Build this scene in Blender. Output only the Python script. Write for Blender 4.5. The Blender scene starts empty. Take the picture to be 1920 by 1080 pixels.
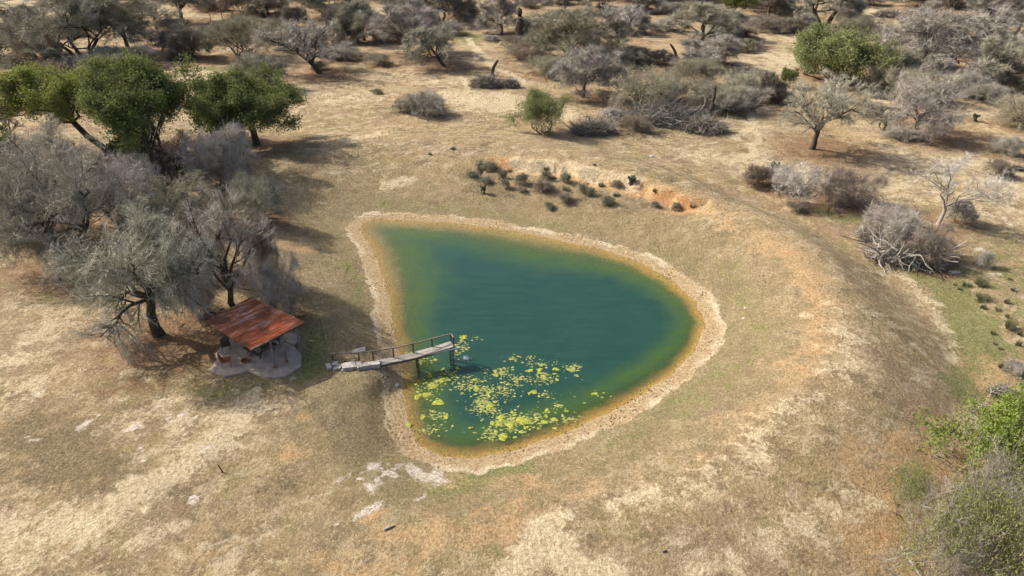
import bpy, math, random
import numpy as np
from mathutils import Vector

# ------------------------------------------------------------------ camera, world, sun, exposure
C = bpy.context.scene.collection
SC = bpy.context.scene
CAM_H, FPX, PITCH = 30.0, 1280.0, math.radians(31)
cd = bpy.data.cameras.new('camera'); cam = bpy.data.objects.new('camera', cd); C.objects.link(cam)
cam.location = (0, 0, CAM_H); cam.rotation_euler = (math.pi/2 - PITCH, 0, 0)
cd.sensor_width = 36; cd.lens = 36*FPX/1920; cd.clip_end = 6000; cd.clip_start = .5
SC.camera = cam

SUN_EL = math.radians(37)
shadow_dir = (math.cos(math.radians(-22)), math.sin(math.radians(-22)))       # on the ground, away from the sun
sun_az = math.atan2(-shadow_dir[1], -shadow_dir[0])
W = bpy.data.worlds.new('World'); SC.world = W; W.use_nodes = True
wn = W.node_tree; wn.nodes.clear()
sky = wn.nodes.new('ShaderNodeTexSky'); sky.sky_type = 'NISHITA'; sky.sun_disc = False
sky.sun_elevation = SUN_EL; sky.sun_rotation = math.pi/2 - sun_az; sky.dust_density = 4.5; sky.air_density = .8
bg = wn.nodes.new('ShaderNodeBackground'); bg.inputs[1].default_value = .13
wo = wn.nodes.new('ShaderNodeOutputWorld')
wn.links.new(sky.outputs[0], bg.inputs[0]); wn.links.new(bg.outputs[0], wo.inputs[0])
sd = bpy.data.lights.new('sun', 'SUN'); sd.energy = 4.4; sd.angle = math.radians(.6); sd.color = (1, .93, .82)
so = bpy.data.objects.new('sun', sd); C.objects.link(so)
ld = Vector((shadow_dir[0]*math.cos(SUN_EL), shadow_dir[1]*math.cos(SUN_EL), -math.sin(SUN_EL)))
so.rotation_euler = ld.to_track_quat('-Z', 'Y').to_euler(); so.location = (-40, 20, 60)
SC.view_settings.view_transform = 'Standard'; SC.view_settings.look = 'None'
SC.view_settings.exposure = .76; SC.view_settings.gamma = 1; SC.view_settings.use_curve_mapping = False

rng = np.random.default_rng(7); random.seed(7)

# ------------------------------------------------------------------ maths helpers
def ray(px, py):
    x = (px-960)/FPX; y = (540-py)/FPX
    return np.array([x, math.cos(PITCH)+y*math.sin(PITCH), -math.sin(PITCH)+y*math.cos(PITCH)])
CAMP = np.array([0, 0, CAM_H])
def atz(px, py, z):
    d = ray(px, py); return CAMP + d*((z-CAM_H)/d[2])
def hash2(ix, iy, s):
    h = (ix.astype(np.int64)*374761393 + iy.astype(np.int64)*668265263 + s*982451653) & 0x7fffffff
    h = ((h ^ (h >> 13))*1274126177) & 0x7fffffff
    return ((h ^ (h >> 16)) & 0xffff)/65535.0
def vnoise(x, y, s=0):
    ix = np.floor(x).astype(np.int64); iy = np.floor(y).astype(np.int64); fx = x-ix; fy = y-iy
    fx = fx*fx*(3-2*fx); fy = fy*fy*(3-2*fy)
    a = hash2(ix, iy, s); b = hash2(ix+1, iy, s); c = hash2(ix, iy+1, s); d = hash2(ix+1, iy+1, s)
    return (a*(1-fx)+b*fx)*(1-fy)+(c*(1-fx)+d*fx)*fy - .5
def fbm(x, y, s=0, o=3):
    v = 0; a = 1
    for k in range(o): v = v+a*vnoise(x*2**k, y*2**k, s+k*17); a *= .5
    return v
def sstep(a, b, x):
    t = np.clip((x-a)/(b-a), 0, 1); return t*t*(3-2*t)
def seg_dist(X, Y, pts, closed=False):
    d = np.full(X.shape, 1e9); n = len(pts)
    if n == 1: return np.hypot(X-pts[0][0], Y-pts[0][1])
    for i in range(n if closed else n-1):
        ax, ay = pts[i][:2]; bx, by = pts[(i+1) % n][:2]
        dx, dy = bx-ax, by-ay; L = dx*dx+dy*dy+1e-9
        t = np.clip(((X-ax)*dx+(Y-ay)*dy)/L, 0, 1)
        d = np.minimum(d, (X-ax-t*dx)**2+(Y-ay-t*dy)**2)
    return np.sqrt(d)
def inside(X, Y, pts):
    r = np.zeros(X.shape, bool); n = len(pts)
    for i in range(n):
        ax, ay = pts[i][:2]; bx, by = pts[(i+1) % n][:2]
        if ay == by: continue
        c = ((ay > Y) != (by > Y)) & (X < (bx-ax)*(Y-ay)/(by-ay)+ax); r ^= c
    return r

# ------------------------------------------------------------------ terrain
POND_PX = [(676,430),(684,415),(705,411),(760,413),(850,418),(950,432),(1050,452),(1130,468),(1200,492),(1258,525),(1303,565),(1322,610),(1304,655),(1262,700),(1200,740),
           (1130,780),(1050,815),(960,845),(890,858),(830,855),(788,835),(768,800),(760,750),(754,700),(747,650),(737,600),(730,560),(720,520),(707,480),(690,450)]
POND = np.array([atz(a, b, 0)[:2] for a, b in POND_PX])
PC = np.array([2.5, 45.0])
ANG = np.arange(0, 361, 45)
def pr(*v): return np.array(list(v)+[v[0]], float)
HC = pr(2.9, 2.8, 2.8, 2.3, 1.4, 1.45, 2.1, 2.9)
DC = pr(9, 11, 17, 15, 4.5, 5, 8, 9)
DO = pr(17.5, 18, 27, 27, 12, 14, 26, 20)
HO = pr(.4, .5, 1.0, 1.3, 1.4, 1.5, 1.2, .5)
WD = pr(2.0, 3.2, 5.0, 4.5, 2.3, 2.4, 2.6, 2.2)
def sdist(X, Y):
    d = seg_dist(X, Y, POND, True); return np.where(inside(X, Y, POND), -d, d)
SCARP_PX = [(930,303),(985,306),(1040,313),(1100,326),(1160,338),(1215,352),(1290,378)]
SCARP = None
def height(X, Y, s=None):
    X = np.asarray(X, float); Y = np.asarray(Y, float)
    if s is None: s = sdist(X, Y)
    a = np.degrees(np.arctan2(Y-PC[1], X-PC[0])) % 360
    g = lambda t: np.interp(a, ANG, t)
    hc, dc, do, ho, wd = g(HC), g(DC), g(DO), g(HO), g(WD)
    inn = -2.6*(1-np.exp(-(np.maximum(-s, 0)/wd*.62)**1.45))-.04*sstep(0, -.3, s)
    t = np.clip(s/dc, 0, 1)
    out = hc*(.35*t+.65*sstep(0, 1, t)) + (ho-hc)*sstep(0, 1, (s-dc-1)/(do-dc))
    h = np.where(s < 0, inn, out)
    f = sstep(1, 6, s)
    h = h + f*(.35*vnoise(X/9, Y/9, 3)+.14*vnoise(X/2.6, Y/2.6, 4)) + .05*vnoise(X/.9, Y/.9, 5)*sstep(-1.5, .5, s)
    h = h + sstep(25, 90, s)*1.1*vnoise(X/38, Y/38, 6)
    for cx, cy, rr in ((-17.4, 38.4, 3.6), (-11.2, 37.3, 1.6)):
        k = sstep(rr+2.2, rr, np.hypot(X-cx, Y-cy)); h = h*(1-k)+(1.30 if rr > 3 else 1.22)*k
    if SCARP is not None:
        d = seg_dist(X+.8*vnoise(X/1.6, Y/1.6, 8), Y+1.2*vnoise(X/1.3, Y/1.3, 9), SCARP)
        below = Y < np.interp(X, SCARP[:, 0], SCARP[:, 1])
        h = h - .85*np.where(below, np.exp(-(d/2.6)**2), np.exp(-(d/.35)**2))*((X > SCARP[0, 0]-2) & (X < SCARP[-1, 0]+2))
    return h
def at(px, py):
    """the ground point that a ray of the photograph meets"""
    d = ray(px, py)
    if d[2] > -.02: return None
    T = np.linspace((CAM_H-4.5)/-d[2], (CAM_H+.5)/-d[2], 60)
    P = CAMP[None]+d[None]*T[:, None]
    e = P[:, 2]-height(P[:, 0], P[:, 1]); i = int(np.argmax(e < 0)) or 59
    k = e[i-1]/(e[i-1]-e[i]+1e-9); p = P[i-1]+(P[i]-P[i-1])*min(max(k, 0), 1)
    p[2] = float(height(p[:1], p[1:2])[0]); return p
SCARP = np.array([at(a, b)[:2] for a, b in SCARP_PX])
def depth_of(p): return float(p[1]*math.cos(PITCH)+(CAM_H-p[2])*math.sin(PITCH))
def top_height(p, ytop):
    d = ray(960, ytop); return CAM_H+d[2]/d[1]*p[1]-p[2]
def width_m(p, wpx): return wpx*depth_of(p)/FPX

# ------------------------------------------------------------------ mesh + material helpers
def mesh(name, V, F, mat, smooth=False):
    """F: list of int arrays, each (n,3) or (n,4)"""
    me = bpy.data.meshes.new(name); V = np.asarray(V, np.float32)
    F = [np.asarray(f, np.int32) for f in F if len(f)]
    me.vertices.add(len(V)); me.vertices.foreach_set('co', V.ravel())
    tot = sum(f.size for f in F); me.loops.add(tot)
    me.loops.foreach_set('vertex_index', np.concatenate([f.ravel() for f in F]))
    n = sum(len(f) for f in F); me.polygons.add(n)
    sizes = np.concatenate([np.full(len(f), f.shape[1]) for f in F])
    me.polygons.foreach_set('loop_start', np.concatenate([[0], np.cumsum(sizes)[:-1]]).astype(np.int32))
    me.update(calc_edges=True)
    if smooth: me.polygons.foreach_set('use_smooth', np.ones(n, bool))
    for m in (mat if isinstance(mat, list) else [mat]): me.materials.append(m)
    return me
def link(name, me, parent=None, **kw):
    o = bpy.data.objects.new(name, me); C.objects.link(o)
    if parent is not None: o.parent = parent
    for k, v in kw.items():
        if v is not None: o[k] = v
    return o
def empty(name, loc, label, category, group=None, rz=0):
    o = link(name, None, None, label=label, category=category, group=group)
    o.location = [float(c) for c in loc]; o.rotation_euler = (0, 0, rz); o.empty_display_size = .3; return o
class MB:
    """collects simple solids, builds one mesh object"""
    def __init__(s): s.V = []; s.F = []; s.n = 0
    def add(s, V, F):
        s.V += [tuple(float(c) for c in v) for v in V]; s.F += [tuple(i+s.n for i in f) for f in F]; s.n += len(V); return s
    def hexa(s, P):
        return s.add(P, [(0,3,2,1),(4,5,6,7),(0,1,5,4),(1,2,6,5),(2,3,7,6),(3,0,4,7)])
    def box(s, c, d, rz=0, tilt=None):
        V = []
        for z in (-1, 1):
            for x, y in ((-1,-1),(1,-1),(1,1),(-1,1)):
                p = Vector((x*d[0]/2, y*d[1]/2, z*d[2]/2))
                if tilt: p.rotate(tilt)
                X = p.x*math.cos(rz)-p.y*math.sin(rz); Y = p.x*math.sin(rz)+p.y*math.cos(rz)
                V.append((c[0]+X, c[1]+Y, c[2]+p.z))
        return s.hexa(V)
    def bar(s, a, b, w, h=None):
        a = Vector([float(i) for i in a]); b = Vector([float(i) for i in b]); h = h or w; d = (b-a).normalized()
        u = d.cross(Vector((0,0,1)));  u = Vector((1,0,0)) if u.length < .05 else u.normalized()
        v = u.cross(d); V = []
        for p in (a, b):
            for i, j in ((-1,-1),(1,-1),(1,1),(-1,1)): V.append(p+u*i*w/2+v*j*h/2)
        return s.hexa(V)
    def tube(s, pts, r, n=8):
        pts = [Vector([float(i) for i in p]) for p in pts]; rr = r if isinstance(r, (list, tuple)) else [r]*len(pts); V = []; F = []
        for i, p in enumerate(pts):
            d = (pts[min(i+1, len(pts)-1)]-pts[max(i-1, 0)]).normalized()
            u = d.cross(Vector((0,0,1))); u = Vector((1,0,0)) if u.length < .05 else u.normalized(); v = u.cross(d)
            for k in range(n):
                a = 2*math.pi*k/n; V.append(p+(u*math.cos(a)+v*math.sin(a))*rr[i])
        for i in range(len(pts)-1):
            for k in range(n):
                F.append((i*n+k, i*n+(k+1)%n, (i+1)*n+(k+1)%n, (i+1)*n+k))
        F.append(tuple(range(n))[::-1]); F.append(tuple((len(pts)-1)*n+k for k in range(n)))
        return s.add(V, F)
    def prism(s, poly, z0, z1):
        n = len(poly); V = [(p[0], p[1], z0) for p in poly]+[(p[0], p[1], z1) for p in poly]
        return s.add(V, [tuple(range(n))[::-1], tuple(range(n, 2*n))]+[(i, (i+1)%n, n+(i+1)%n, n+i) for i in range(n)])
    def build(s, name, mat, parent=None, **kw):
        me = bpy.data.meshes.new(name); me.from_pydata(s.V, [], s.F); me.materials.append(mat); me.update()
        return link(name, me, parent, **kw)

class NT:
    def __init__(s, name):
        s.m = bpy.data.materials.new(name); s.m.use_nodes = True; s.t = s.m.node_tree; s.t.nodes.clear()
        s.out = s.t.nodes.new('ShaderNodeOutputMaterial'); s.co = None
    def n(s, typ, **kw):
        o = s.t.nodes.new('ShaderNode'+typ)
        for k, v in kw.items(): setattr(o, k, v)
        return o
    def L(s, a, b): s.t.links.new(a, b)
    def val(s, x, sock):
        if hasattr(x, 'links'): s.L(x, sock)
        else: sock.default_value = x
    def pos(s, obj=False):
        if obj:
            return s.n('TexCoord').outputs['Object']
        return s.n('NewGeometry').outputs['Position']
    def noise(s, sc, det=3, rough=.55, vec=None, dist=0):
        o = s.n('TexNoise'); s.L(vec if vec is not None else s.pos(), o.inputs['Vector'])
        o.inputs['Scale'].default_value = sc; o.inputs['Detail'].default_value = det; o.inputs['Roughness'].default_value = rough
        o.inputs['Distortion'].default_value = dist; return o.outputs['Fac']
    def math(s, op, a, b=0., c=0.):
        o = s.n('Math', operation=op); s.val(a, o.inputs[0]); s.val(b, o.inputs[1]); s.val(c, o.inputs[2]); return o.outputs[0]
    def ramp(s, x, a, b, lo=0., hi=1.):
        o = s.n('MapRange', interpolation_type='SMOOTHSTEP'); s.val(x, o.inputs[0])
        for i, v in enumerate((a, b, lo, hi)): s.val(v, o.inputs[i+1])
        return o.outputs[0]
    def mix(s, f, a, b, typ='MIX'):
        o = s.n('Mix', data_type='RGBA', blend_type=typ); s.val(f, o.inputs[0])
        for x, k in ((a, 6), (b, 7)):
            if hasattr(x, 'links'): s.L(x, o.inputs[k])
            else: o.inputs[k].default_value = (*x, 1)
        return o.outputs[2]
    def bump(s, h, st=.5, d=.1):
        o = s.n('Bump'); s.L(h, o.inputs['Height']); o.inputs['Strength'].default_value = st; o.inputs['Distance'].default_value = d; return o.outputs[0]
    def bsdf(s, col, rough=.9, nor=None, spec=.2, metal=0.):
        o = s.n('BsdfPrincipled')
        if hasattr(col, 'links'): s.L(col, o.inputs['Base Color'])
        else: o.inputs['Base Color'].default_value = (*col, 1)
        s.val(rough, o.inputs['Roughness']); s.val(metal, o.inputs['Metallic']); o.inputs['Specular IOR Level'].default_value = spec
        if nor is not None: s.L(nor, o.inputs['Normal'])
        return o.outputs[0]
    def done(s, sh): s.L(sh, s.out.inputs['Surface']); return s.m
def simple(name, c1, c2, sc=6, rough=.85, bump=.3, bd=.02, metal=0., spec=.2, obj=True):
    t = NT(name); v = t.pos(obj); n = t.noise(sc, 5, .65, v); n2 = t.noise(sc*5, 3, .6, v)
    col = t.mix(t.ramp(n, .35, .65), c1, c2); col = t.mix(t.ramp(n2, .5, .75, 0, .45), col, tuple(x*.45 for x in c1))
    return t.done(t.bsdf(col, rough, t.bump(n2, bump, bd), spec, metal))

# ------------------------------------------------------------------ plant tables (photo pixels: base x, y, top y, crown width)
TREES = []   # (variant, bx, by, ytop, w, tint, label, category, name, spin)
def T(*a): TREES.append(a)
GREY = (.30,.275,.24); LILAC = (.275,.25,.225); OLIVE = (.22,.205,.14); GGREY = (.26,.25,.19); DARK = (.16,.135,.11); BROWN = (.19,.14,.11); WHITE = (.38,.355,.32)
LG = (.185,.215,.075); YG = (.33,.32,.07); DG = (.11,.14,.05); PG = (.26,.29,.12)
bt = 'bare_tree'; gt = 'green_tree'; th = 'thicket'; sh = 'shrub'
# top left quarter
T('broad1', 158,112,-14,175, GGREY, 'big spreading bare tree with four dark trunks behind the yellowish green trees','tree',bt,.3)
T('far1', 241,99,-8,115, OLIVE, 'bare tree with one straight dark trunk right of the big four-trunked tree','tree',bt,1)
T('far2', 66,112,18,70, GREY, 'slim bare tree with a thin leaning trunk left of the big four-trunked tree','tree',bt,2)
T('far5', 101,131,62,60, BROWN, 'short dark bare tree leaning left just in front of the big four-trunked tree','tree',bt,.2)
T('umbrella', 343,42,-18,84, DARK, 'small umbrella-shaped bare tree at the top edge above the round dark bush','tree',bt,0)
T('dome1', 356,108,55,72, DARK, 'dark round bush with an arching branch left of the fan-shaped shrub','bush',th,.6)
T('dome3', 322,98,60,40, BROWN, 'small dark bush tucked against the left side of the round dark bush','bush',th,2.4)
T('fan', 461,108,38,138, OLIVE, 'large fan-shaped olive shrub with its spread of stems showing','shrub',sh,0)
T('lean1', 601,137,36,132, GREY, 'pale grey bare tree on a dark curved trunk leaning left, long shadow behind its base','tree',bt,0)
T('dome2', 482,168,108,104, GGREY, 'grey-green domed bush right behind the rightmost dark green tree','bush',th,1.2)
T('thick1', 100,160,122,100, BROWN, 'low reddish brown thicket at the left behind the yellowish green tree','thicket',th,.3)
T('thick2', 172,150,110,92, LILAC, 'grey thicket at the foot of the big four-trunked tree','thicket',th,1.3)
T('thick1', 262,126,92,66, LILAC, 'lilac-grey thicket above the tallest green tree','thicket',th,2.3)
T('leaf1', -8,110,44,86, DG, 'dark green bush cut by the left edge near the top','bush','green_bush',.6)
T('dome3', 452,24,-22,66, BROWN, 'brown round bush at the top edge left of the fence posts','bush',th,.1)
T('dome1', 552,52,14,44, DARK, 'dark bush at the top between the fan-shaped shrub and the two-trunked dark tree','bush',th,.9)
T('far3', 606,34,-38,106, OLIVE, 'dark two-trunked tree at the top edge above the pale leaning tree','tree',bt,1.9)
T('thick2', 524,70,40,60, BROWN, 'low brown brush between the fan-shaped shrub and the pale leaning tree','thicket',th,.4)
T('thick1', 628,62,22,40, DARK, 'dark brush beside the base of the two-trunked dark tree at the top','thicket',th,2.8)
T('far7', 504,30,-10,66, DARK, 'small dark flat-topped tree at the top edge by the fence','tree',bt,2.8)
T('thick2', 62,196,150,110, BROWN, 'reddish brown brush in the shade behind the yellowish green tree','thicket',th,2.2)
T('thick1', 200,118,92,80, GREY, 'pale low brush between the four dark trunks and the straight dark trunk','thicket',th,.9)
T('far6', 296,62,8,74, GGREY, 'sparse tree between the straight dark trunk and umbrella-shaped tree','tree',bt,1.7)
T('thick2', 640,112,90,80, LILAC, 'low brush right of the pale leaning tree','thicket',th,2.6)
T('thick1', 590,100,70,64, BROWN, 'brown brush behind the pale leaning tree','thicket',th,.8)
T('thick1', 708,122,104,60, OLIVE, 'low olive brush left of the purple-grey tree','thicket',th,1.1)
T('dome2', 652,80,34,56, DARK, 'dark bush left of the grey-green round tree','bush',th,1.9)
T('thick1', 1020,140,112,90, OLIVE, 'olive low thicket left of the mushroom-shaped tree','thicket',th,.5)
T('thick2', 1252,190,150,70, BROWN, 'brown thicket right of the dense brown-grey tree','thicket',th,2.2)
T('near4', 1150,150,112,70, OLIVE, 'olive bushy tree behind the dense brown-grey tree','tree',bt,2.9)
T('thick2', 1312,200,158,110, OLIVE, 'brown-green brush behind the tall dead snag','thicket',th,.6)
T('thick1', 1340,120,92,60, GREY, 'grey brush right of the two stacked trees','thicket',th,1.5)
T('thick2', 1700,188,140,110, OLIVE, 'olive brush behind the drooping dome tree','thicket',th,.5)
T('thick1', 1812,176,140,90, LILAC, 'lilac brush left of the tree with two short trunks','thicket',th,2.5)
T('thick2', 1830,110,76,100, LILAC, 'lilac brush at the foot of the top right corner tree','thicket',th,1.2)
T('thick1', 1740,90,60,80, GREY, 'pale grey brush above the very wide grey tree','thicket',th,.2)
T('far6', 1655,-4,-44,70, BROWN, 'brown tree reaching in at the top edge near the path fork','tree',bt,.8)
T('far1', 1340,2,-46,80, GGREY, 'grey-green tree reaching in above the two stacked trees','tree',bt,.4)
T('far2', 780,14,-36,80, DARK, 'dark tree behind the thin upright one at the top','tree',bt,1.8)
T('far4', 420,-2,-46,80, DARK, 'dark crown at the top edge above the brown round bush','tree',bt,2.1)
T('far7', 1240,-4,-50,80, OLIVE, 'olive crown at the top edge right of the small dark bush','tree',bt,1.1)
T('thick1', 400,20,-2,70, BROWN, 'brown brush left of the brown round bush at the top','thicket',th,2.0)
# the green group
T('greenlean', 212,300,130,180, (.27,.295,.08), 'yellowish green tree on a dark trunk leaning far left, leftmost of the green group','tree',gt,0)
T('near3', 112,362,222,180, (.34,.31,.27),'grey bare crown beneath the leaning yellowish green tree at the far left','tree',bt,1.2)
T('near4', 335,318,236,100, BROWN, 'brownish bare tree tucked under the right side of the tallest green tree','tree',bt,2.6)
T('thick2', 430,352,262,110, GREY, 'grey brush below the gap between the tallest and rightmost green trees','thicket',th,2.4)
T('thick1', 250,372,300,110, LILAC, 'lilac brush below the foot of the leaning dark trunk','thicket',th,.7)
T('thick1', 395,520,440,90, BROWN, 'brown brush behind the fork of the tree with black limbs','thicket',th,1.1)
T('green1', 259,282,128,118, LG, 'green tree on two slender dark trunks between the yellowish tree and the tallest green tree','tree',gt,.4)
T('green2', 304,338,112,196, LG, 'tallest green tree, its fork of dark trunks standing in the middle of the green group','tree',gt,1.5)
T('green3', 482,273,140,166, LG, 'dark green round-topped tree, rightmost of the green group, shading bare brown ground','tree',gt,2.6)
T('leaf2', 408,262,178,100, DG, 'small green bush filling the gap between the tallest and the rightmost green tree','bush','green_bush',.2)
T('leaf1', 268,325,245,80, DG, 'dark green undergrowth bush at the foot of the tallest green tree','bush','green_bush',1.8)
T('leaf2', -10,362,250,110, LG, 'green bush cut by the left edge below the yellowish green tree','bush','green_bush',2.2)
T('open2', 24,270,186,60, GREY, 'thin leafless sapling against pale sand at the left edge','tree',bt,.2)
# near left bare trees
T('near1', 140,482,268,262, (.22,.21,.17), 'broad drooping grey tree on two dark trunks at the far left','tree',bt,0)
T('near3', 60,440,246,160, GREY, 'drooping grey tree cut by the left edge, behind the two-trunked grey tree','tree',bt,2.1)
T('near2', 298,627,385,290, (.28,.275,.22), 'largest drooping grey tree, left of the rusty roof, branches hanging to the ground','tree',bt,0)
T('hero', 441,600,352,192, GREY, 'open bare tree with twisting black limbs directly behind the rusty roof','tree',bt,0)
T('near4', 228,425,262,190, LILAC, 'lilac-grey bare tree below the leaning yellowish green tree','tree',bt,.8)
T('near3', 358,425,318,140, OLIVE, 'grey bare tree with a short dark trunk behind the largest drooping tree','tree',bt,3.3)
T('near4', 416,345,212,130, (.36,.33,.31), 'bare tree with silvery dead top in front of the green group','tree',bt,1.9)
T('thick2', 478,408,338,100, GGREY, 'grey undergrowth at the right edge of the bare trees above the roof','thicket',th,.2)
T('thick1', 300,440,380,120, LILAC, 'low grey brush below the dark trunk of the tallest green tree','thicket',th,2.9)
T('thick2', 520,600,498,92, GREY, 'pale drooping brush between the rusty roof and the pond bank','thicket',th,1.9)
T('thick1', 500,545,420,80, BROWN, 'dark brown vine-covered brush right of the tree with black limbs','thicket',th,.9)
T('thick2', 366,590,505,90, LILAC, 'grey brush between the largest drooping tree and the rusty roof','thicket',th,2.0)
# top middle
T('far4', 682,76,4,84, GGREY, 'grey-green round tree at the top left of the middle clearing','tree',bt,.2)
T('open1', 732,52,-24,48, GREY, 'thin upright bare tree behind the purple-grey tree at the top','tree',bt,1.1)
T('far1', 766,104,14,122, LILAC, 'purple-grey spreading tree left of the leaning small grey-green tree','tree',bt,2.5)
T('lean2', 834,125,56,92, GGREY, 'small grey-green tree leaning left, right of the purple-grey tree','tree',bt,0)
T('far3', 826,40,-38,100, DARK, 'dark tree cut by the top edge behind the purple-grey tree','tree',bt,.7)
T('far2', 940,64,-8,76, LILAC, 'dark lilac round tree beside the vine-wrapped dead trunk','tree',bt,.3)
T('broad1', 1072,114,22,150, OLIVE, 'wide olive-grey spreading tree in the top middle','tree',bt,2.2)
T('open2', 1156,107,2,86, WHITE, 'pale upright open tree right of the wide olive-grey tree','tree',bt,1.3)
T('dome2', 1188,62,22,50, LILAC, 'lilac-grey round bush behind the pale upright open tree','bush',th,1.1)
T('far7', 1093,182,98,100, LILAC, 'mushroom-shaped grey tree above the lone small green tree','tree',bt,.5)
T('near4', 1202,208,104,142, OLIVE, 'dense brown-grey tree with fallen limbs at its foot, top centre right','tree',bt,.1)
T('far1', 1058,24,-36,70, DARK, 'dark tree at the top edge above the wide olive-grey tree','tree',bt,1.4)
T('far6', 1104,18,-34,64, WHITE, 'tree with whitish branches cut by the top edge','tree',bt,2.4)
T('dome1', 1208,22,-8,52, DARK, 'small dark bush at the top edge right of the pale upright tree','bush',th,1.7)
T('open1', 1288,18,-40,90, GREY, 'bare forked tree at the top edge above the double-crowned tree','tree',bt,.6)
T('thick1', 1236,10,-22,66, LILAC, 'pale brush at the top edge between the small dark bush and forked tree','thicket',th,1.5)
T('far4', 1318,78,10,112, GGREY, 'grey-green tree, upper one of two standing one behind the other','tree',bt,1.8)
T('far5', 1308,122,60,92, LILAC, 'grey tree, lower one of two standing one behind the other','tree',bt,2.7)
T('thick1', 1304,160,118,100, OLIVE, 'olive undergrowth in front of the lower of the two stacked trees','thicket',th,1.7)
T('near4', 1386,186,116,78, GGREY, 'drooping grey tree right of the tall dead snag','tree',bt,.9)
T('dome3', 1436,187,140,44, DARK, 'small dark bush touching the drooping grey tree by the snag','bush',th,.3)
T('dome3', 1238,120,96,46, DARK, 'low dark bush under a broken stub in the top middle','bush',th,1.9)
T('greenbush2', 1366,32,-22,76, (.15,.17,.05), 'small olive green tree at the top edge','tree',gt,.4)
T('far2', 1441,29,-30,54, DARK, 'dark slim tree at the top edge right of the olive green tree','tree',bt,3.0)
T('far5', 1480,20,-34,50, OLIVE, 'olive tree cut by the top edge left of the tall forked tree','tree',bt,.1)
T('fork', 1542,50,-48,92, GGREY, 'tall tree with two thick dark trunks at the top right','tree',bt,0)
T('dome2', 1504,60,28,44, LILAC, 'pale bush at the left foot of the tall two-trunked tree','bush',th,1.6)
T('dome3', 1590,54,26,50, DARK, 'dark bush at the right foot of the tall two-trunked tree','bush',th,2.6)
T('greenbig', 1556,150,64,168, PG, 'big round green bush at the upper right','bush','green_bush',.3)
T('leaf2', 1474,164,132,34, LG, 'small green bush at the lower left corner of the big green bush','bush','green_bush',1.4)
T('hero2', 1521,279,136,178, GGREY, 'spreading pale grey tree with sinuous trunk in front of the big green bush','tree',bt,0)
T('near1', 1716,252,130,160, LILAC, 'drooping grey dome tree right of the sinuous pale tree','tree',bt,.7)
T('far5', 1678,98,44,48, LILAC, 'small bushy grey tree right of the big green bush','tree',bt,.4)
T('broad1', 1754,138,30,190, LILAC, 'very wide grey tree behind the drooping dome tree','tree',bt,1.1)
T('dome2', 1668,166,98,90, OLIVE, 'olive bush between the big green bush and the drooping dome tree','bush',th,2.1)
T('far3', 1878,162,54,104, GGREY, 'grey tree with two short dark trunks at the right edge','tree',bt,.4)
T('near4', 1912,236,158,110, OLIVE, 'drooping olive-grey tree cut by the right edge','tree',bt,1.7)
T('far1', 1852,66,-30,116, LILAC, 'lilac-grey tree at the top right corner','tree',bt,.3)
T('far7', 1905,68,-20,86, GREY, 'grey leaning tree cut by the right edge at the top corner','tree',bt,1.3)
T('far6', 1782,34,-38,84, BROWN, 'brownish bare tree at the top edge near the right corner','tree',bt,2.4)
T('far2', 1730,12,-40,74, LILAC, 'bare tree at the top edge left of the brownish one','tree',bt,.4)
T('thick2', 1716,70,24,90, BROWN, 'brown-grey brush below the brush pile at the top right','thicket',th,1.4)
# crowns that reach in from beyond the top edge
T('far3', 700,-6,-56,115, DARK, 'dark crown reaching in at the top edge above the grey-green round tree','tree',bt,2.2)
T('far4', 560,-10,-60,120, OLIVE, 'olive crown at the top edge beyond the fence','tree',bt,1.2)
T('far7', 1020,-6,-56,110, OLIVE, 'olive crown at the top edge in the middle','tree',bt,.5)
T('far1', 1160,-4,-60,115, LILAC, 'lilac crown at the top edge above the pale upright tree','tree',bt,2.5)
T('far6', 1400,-6,-60,120, DARK, 'dark crown at the top edge above the olive green tree','tree',bt,.9)
T('far3', 1690,-2,-56,115, LILAC, 'lilac crown at the top edge above the brush pile','tree',bt,1.9)
T('far2', 300,-6,-60,120, OLIVE, 'olive crown at the top edge behind the umbrella-shaped tree','tree',bt,.7)
T('far5', 880,-22,-60,70, GREY, 'grey crown just beyond the top edge left of the lilac round tree','tree',bt,.8)
# beyond the edges of the picture
T('near1', -190,430,230,250, GGREY, 'grey tree just outside the left edge','tree',bt,1.8)
T('near4', 2020,330,210,170, LILAC, 'grey tree just outside the right edge','tree',bt,2.2)
T('far1', -60,60,-20,120, GGREY, 'grey tree outside the upper left corner','tree',bt,2.9)
T('far4', 2000,120,20,120, OLIVE, 'olive tree outside the upper right corner','tree',bt,.9)
# right side
T('dome3', 1410,348,312,38, BROWN, 'small dark purple round bush, leftmost of the bushes on the outer slope','bush',th,.1)
T('thick1', 1462,352,318,84, LILAC, 'lilac brush between the dark purple bush and the fan of white stems','thicket',th,.1)
T('whitefan', 1488,384,312,112, WHITE, 'fan of thin whitish stems in the middle of the outer slope bushes','shrub',sh,0)
T('thick2', 1562,378,324,118, (.18,.14,.12), 'dense purple-brown thicket right of the fan of white stems','thicket',th,.8)
T('white', 1759,421,298,152, WHITE, 'lone whitish open tree with a thin trunk at the right','tree',bt,0)
T('thick1', 1662,462,398,128, LILAC, 'purple thicket standing behind the silvery dead branches','thicket',th,.3)
T('thick2', 1722,488,436,110, (.19,.14,.12), 'brown thicket at the right end of the silvery dead branches','thicket',th,1.6)
T('dome3', 1795,416,376,44, LILAC, 'sparse low bush right of the lone whitish tree','bush',th,1.2)
T('leaf3', 1888,935,768,225, (.21,.28,.055), 'bright green tree cut by the right edge near the bottom corner','tree',gt,.3)
T('thickbig', 1775,1140,885,235, (.20,.165,.15), 'tall grey thicket filling the bottom right corner','thicket',th,.4)
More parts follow.
